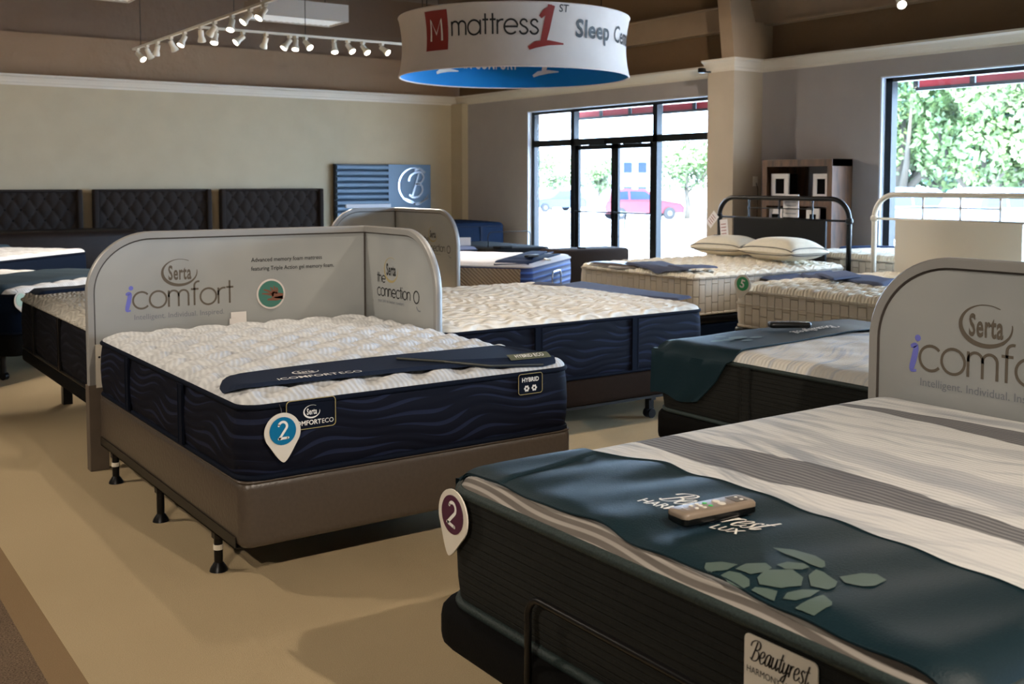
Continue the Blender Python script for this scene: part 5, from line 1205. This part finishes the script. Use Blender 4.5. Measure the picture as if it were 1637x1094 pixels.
# ------------------------------------------------------------------ shelf by the pillar
X0 = XR-.37; ya, yb = onx(1331, 254, X0)[1], onx(1219, 256, X0)[1]; zt = onx(1275, 255, X0)[2]
o = thing('bookshelf', 'brown plank bookshelf between the pillar and the picture window', 'shelf', ((X0+XR)/2, (ya+yb)/2, 0))
for y in (ya, yb-.07): MB().bx(X0, XR-.02, y, y+.07, 0, zt).build('side_panel', 'wood', o)
zs = onx(1275, 320, X0)[2]
MB().bx(X0-.005, XR-.02, ya, yb, zt-.08, zt).build('top_board', 'wood', o)
for z in (zs-.03, .83, .30): MB().bx(X0, XR-.02, ya+.07, yb-.07, z-.04, z+.04).build('shelf_board', 'wood', o)
MB().bx(XR-.03, XR-.02, ya+.62, yb-.07, .3, zt-.08).build('back_panel', 'wood', o)
for i, (xa, yt, xb, yb_, sh) in enumerate(((1233, 278, 1260, 309, 0), (1300, 278, 1325, 309, 0), (1228, 333, 1250, 365, 1), (1289, 333, 1309, 365, 1))):
    Xf = X0+.05; p = onx(xa, yt, Xf); q = onx(xb, yb_, Xf); z0 = zs+.012 if not sh else .872; hgt = p[2]-z0
    o2 = thing('boxed_frame', 'white framed black picture on the %s shelf, %s one' % ('upper' if not sh else 'middle', 'left' if i % 2 == 0 else 'right'), 'picture frame', (Xf, (p[1]+q[1])/2, z0), 0, 'white frames on the shelf')
    y0, y1 = q[1], p[1]; m = MB(); bw = (y1-y0)*.24
    m.bx(Xf, Xf+.02, y0, y0+bw, z0, p[2]).bx(Xf, Xf+.02, y1-bw, y1, z0, p[2]).bx(Xf, Xf+.02, y0+bw, y1-bw, z0, z0+hgt*.2).bx(Xf, Xf+.02, y0+bw, y1-bw, p[2]-hgt*.2, p[2]).build('frame', 'paper', o2)
    MB().bx(Xf+.008, Xf+.014, y0+bw, y1-bw, z0+hgt*.2, p[2]-hgt*.2).build('picture', 'black_art', o2)
    MB().bx(Xf+.0205, Xf+.16, y0, y1, z0, p[2]).build('box_back', 'black_art', o2)
# outlet with cord, small wall outlet, camera on the pillar
q = ony(1207, 290, yP0); o = thing('wall_outlet', 'ivory outlet with a hanging cord on the pillar beside the shelf', 'outlet', (q[0], yP0, q[2]))
MB().bx(q[0]-.04, q[0]+.04, yP0-.008, yP0, q[2]-.06, q[2]+.06, .003).build('cover_plate', 'plate', o)
MB().tube([(q[0]+.01, yP0-.01, q[2]-.02), (q[0]+.02, yP0-.03, q[2]-.1), (q[0]+.02, yP0-.015, q[2]-.6), (q[0]+.01, yP0-.012, .15)], .005, 6).build('cord', 'cord', o)
q = onx(826, 397, XR); o = thing('wall_outlet', 'ivory outlet on the tan wall left of the double door', 'outlet', (XR, q[1], q[2]))
MB().bx(XR-.008, XR, q[1]-.06, q[1]+.06, q[2]-.07, q[2]+.07, .003).build('cover_plate', 'plate', o)
MB().bx(XR-.010, XR-.008, q[1]-.02, q[1]+.02, q[2]-.045, q[2]+.045).build('socket', 'bracket', o)
q = onx(1124, 113, 9.52); o = thing('security_camera', 'small black camera on a bracket at the edge of the pillar crown', 'camera', (9.52, q[1], q[2]))
MB().box((9.50, q[1]+.0, q[2]), (.10, .07, .06), .4, .01).build('camera_body', 'black', o)
MB().tube([(9.50, q[1], q[2]), (9.545, q[1]-.05, q[2]-.02), (9.575, q[1]-.09, q[2]-.02)], .009, 8).build('bracket', 'black', o)

# ------------------------------------------------------------------ things at the back, by the door
xa, xb = ony(897, 405, 10.42)[0], ony(1008, 405, 10.42)[0]
o = thing('upholstered_bench', 'black upholstered bench in front of the double door', 'bench', ((xa+xb)/2, 10.67, 0))
MB().box(((xa+xb)/2, 10.67, .40), (xb-xa, .5, .52), 0, .05).build('seat', 'dark_box', o, 40)
MB().bx(xa+.05, xb-.05, 10.47, 10.87, 0, .15).build('base', 'black_fab', o)
MB().box(((xa+xb)/2-.1, 10.6, .668), (.10, .06, .03), 0, .008).build('clasp', 'black', o)
bb = Bed('navy mattress with rounded top corners standing high in the back corner', 9.27, 14.15, 0, 1.05, 1.5, .40, .80, .06, .02, 'navy', 'navy', 'navy_tape', q_tuft(.16, .015), .12, .03, straps=((0, .05),))
foundation('black foundation under the navy mattress in the back corner', bb)
q = onz(845, 403, .66)
class _B: pass
pb = _B(); pb.w, pb.L, pb.fx, pb.fy, pb.rot = .95, 1.6, 8.02, 11.2, 0.
ob = platform('black adjustable base with a thin wire bar behind the tan-sided mattress', pb, .24, .655, 'black_fab', 0, legs=((-.5, .3), (.5, .3), (-.5, 1.3), (.5, 1.3)))
MB().tube([(-.34, .30, .66), (-.34, .30, .81), (-.32, .30, .84), (-.29, .30, .855), (.29, .30, .855), (.32, .30, .84), (.34, .30, .81), (.34, .30, .66)], .006, 8).build('retainer_bar', 'black', ob, True, None, True)
q = (8.05, 11.25, 0)
o = MB().box((q[0]-.3, q[1]+.02, .672), (.22, .14, .03), .2, .01); tag(o.build('foot_pad', 'black_fab', None, 40, (q[0]-.3, q[1]+.02, .657)), 'small black folded pad on the black adjustable base', 'foot pad')
q = (7.22, 11.45, 0); o = thing('price_card', 'white card standing on the low grey-blue mattress at the back', 'card', (q[0], q[1], .70))
MB().box((q[0], q[1], .753), (.27, .006, .10), -.5).build('card', 'paper', o); MB().box((q[0]+.02, q[1]+.03, .705), (.2, .06, .006), -.5).build('stand', 'plate', o)
bg = Bed('low grey-blue mattress with chrome bars behind the small far divider', 6.95, 11.3, 0, .95, 1.8, .36, .645, .045, .01, 'navy', 'slate_pad', 'navy_tape', None, .1, .04)
bgb = platform('black base under the low grey-blue mattress', bg, .2, .36, 'black_fab', 0)
for y, h in ((-.045, .90), (.25, .78)):
    pass
P = onz(742, 384, .80)
m = MB()
lx, ly = bg.Lc(P[0], P[1])
retainer(bgb, -.36, -.05, -.05, .33, .84, .011, 'chrome')
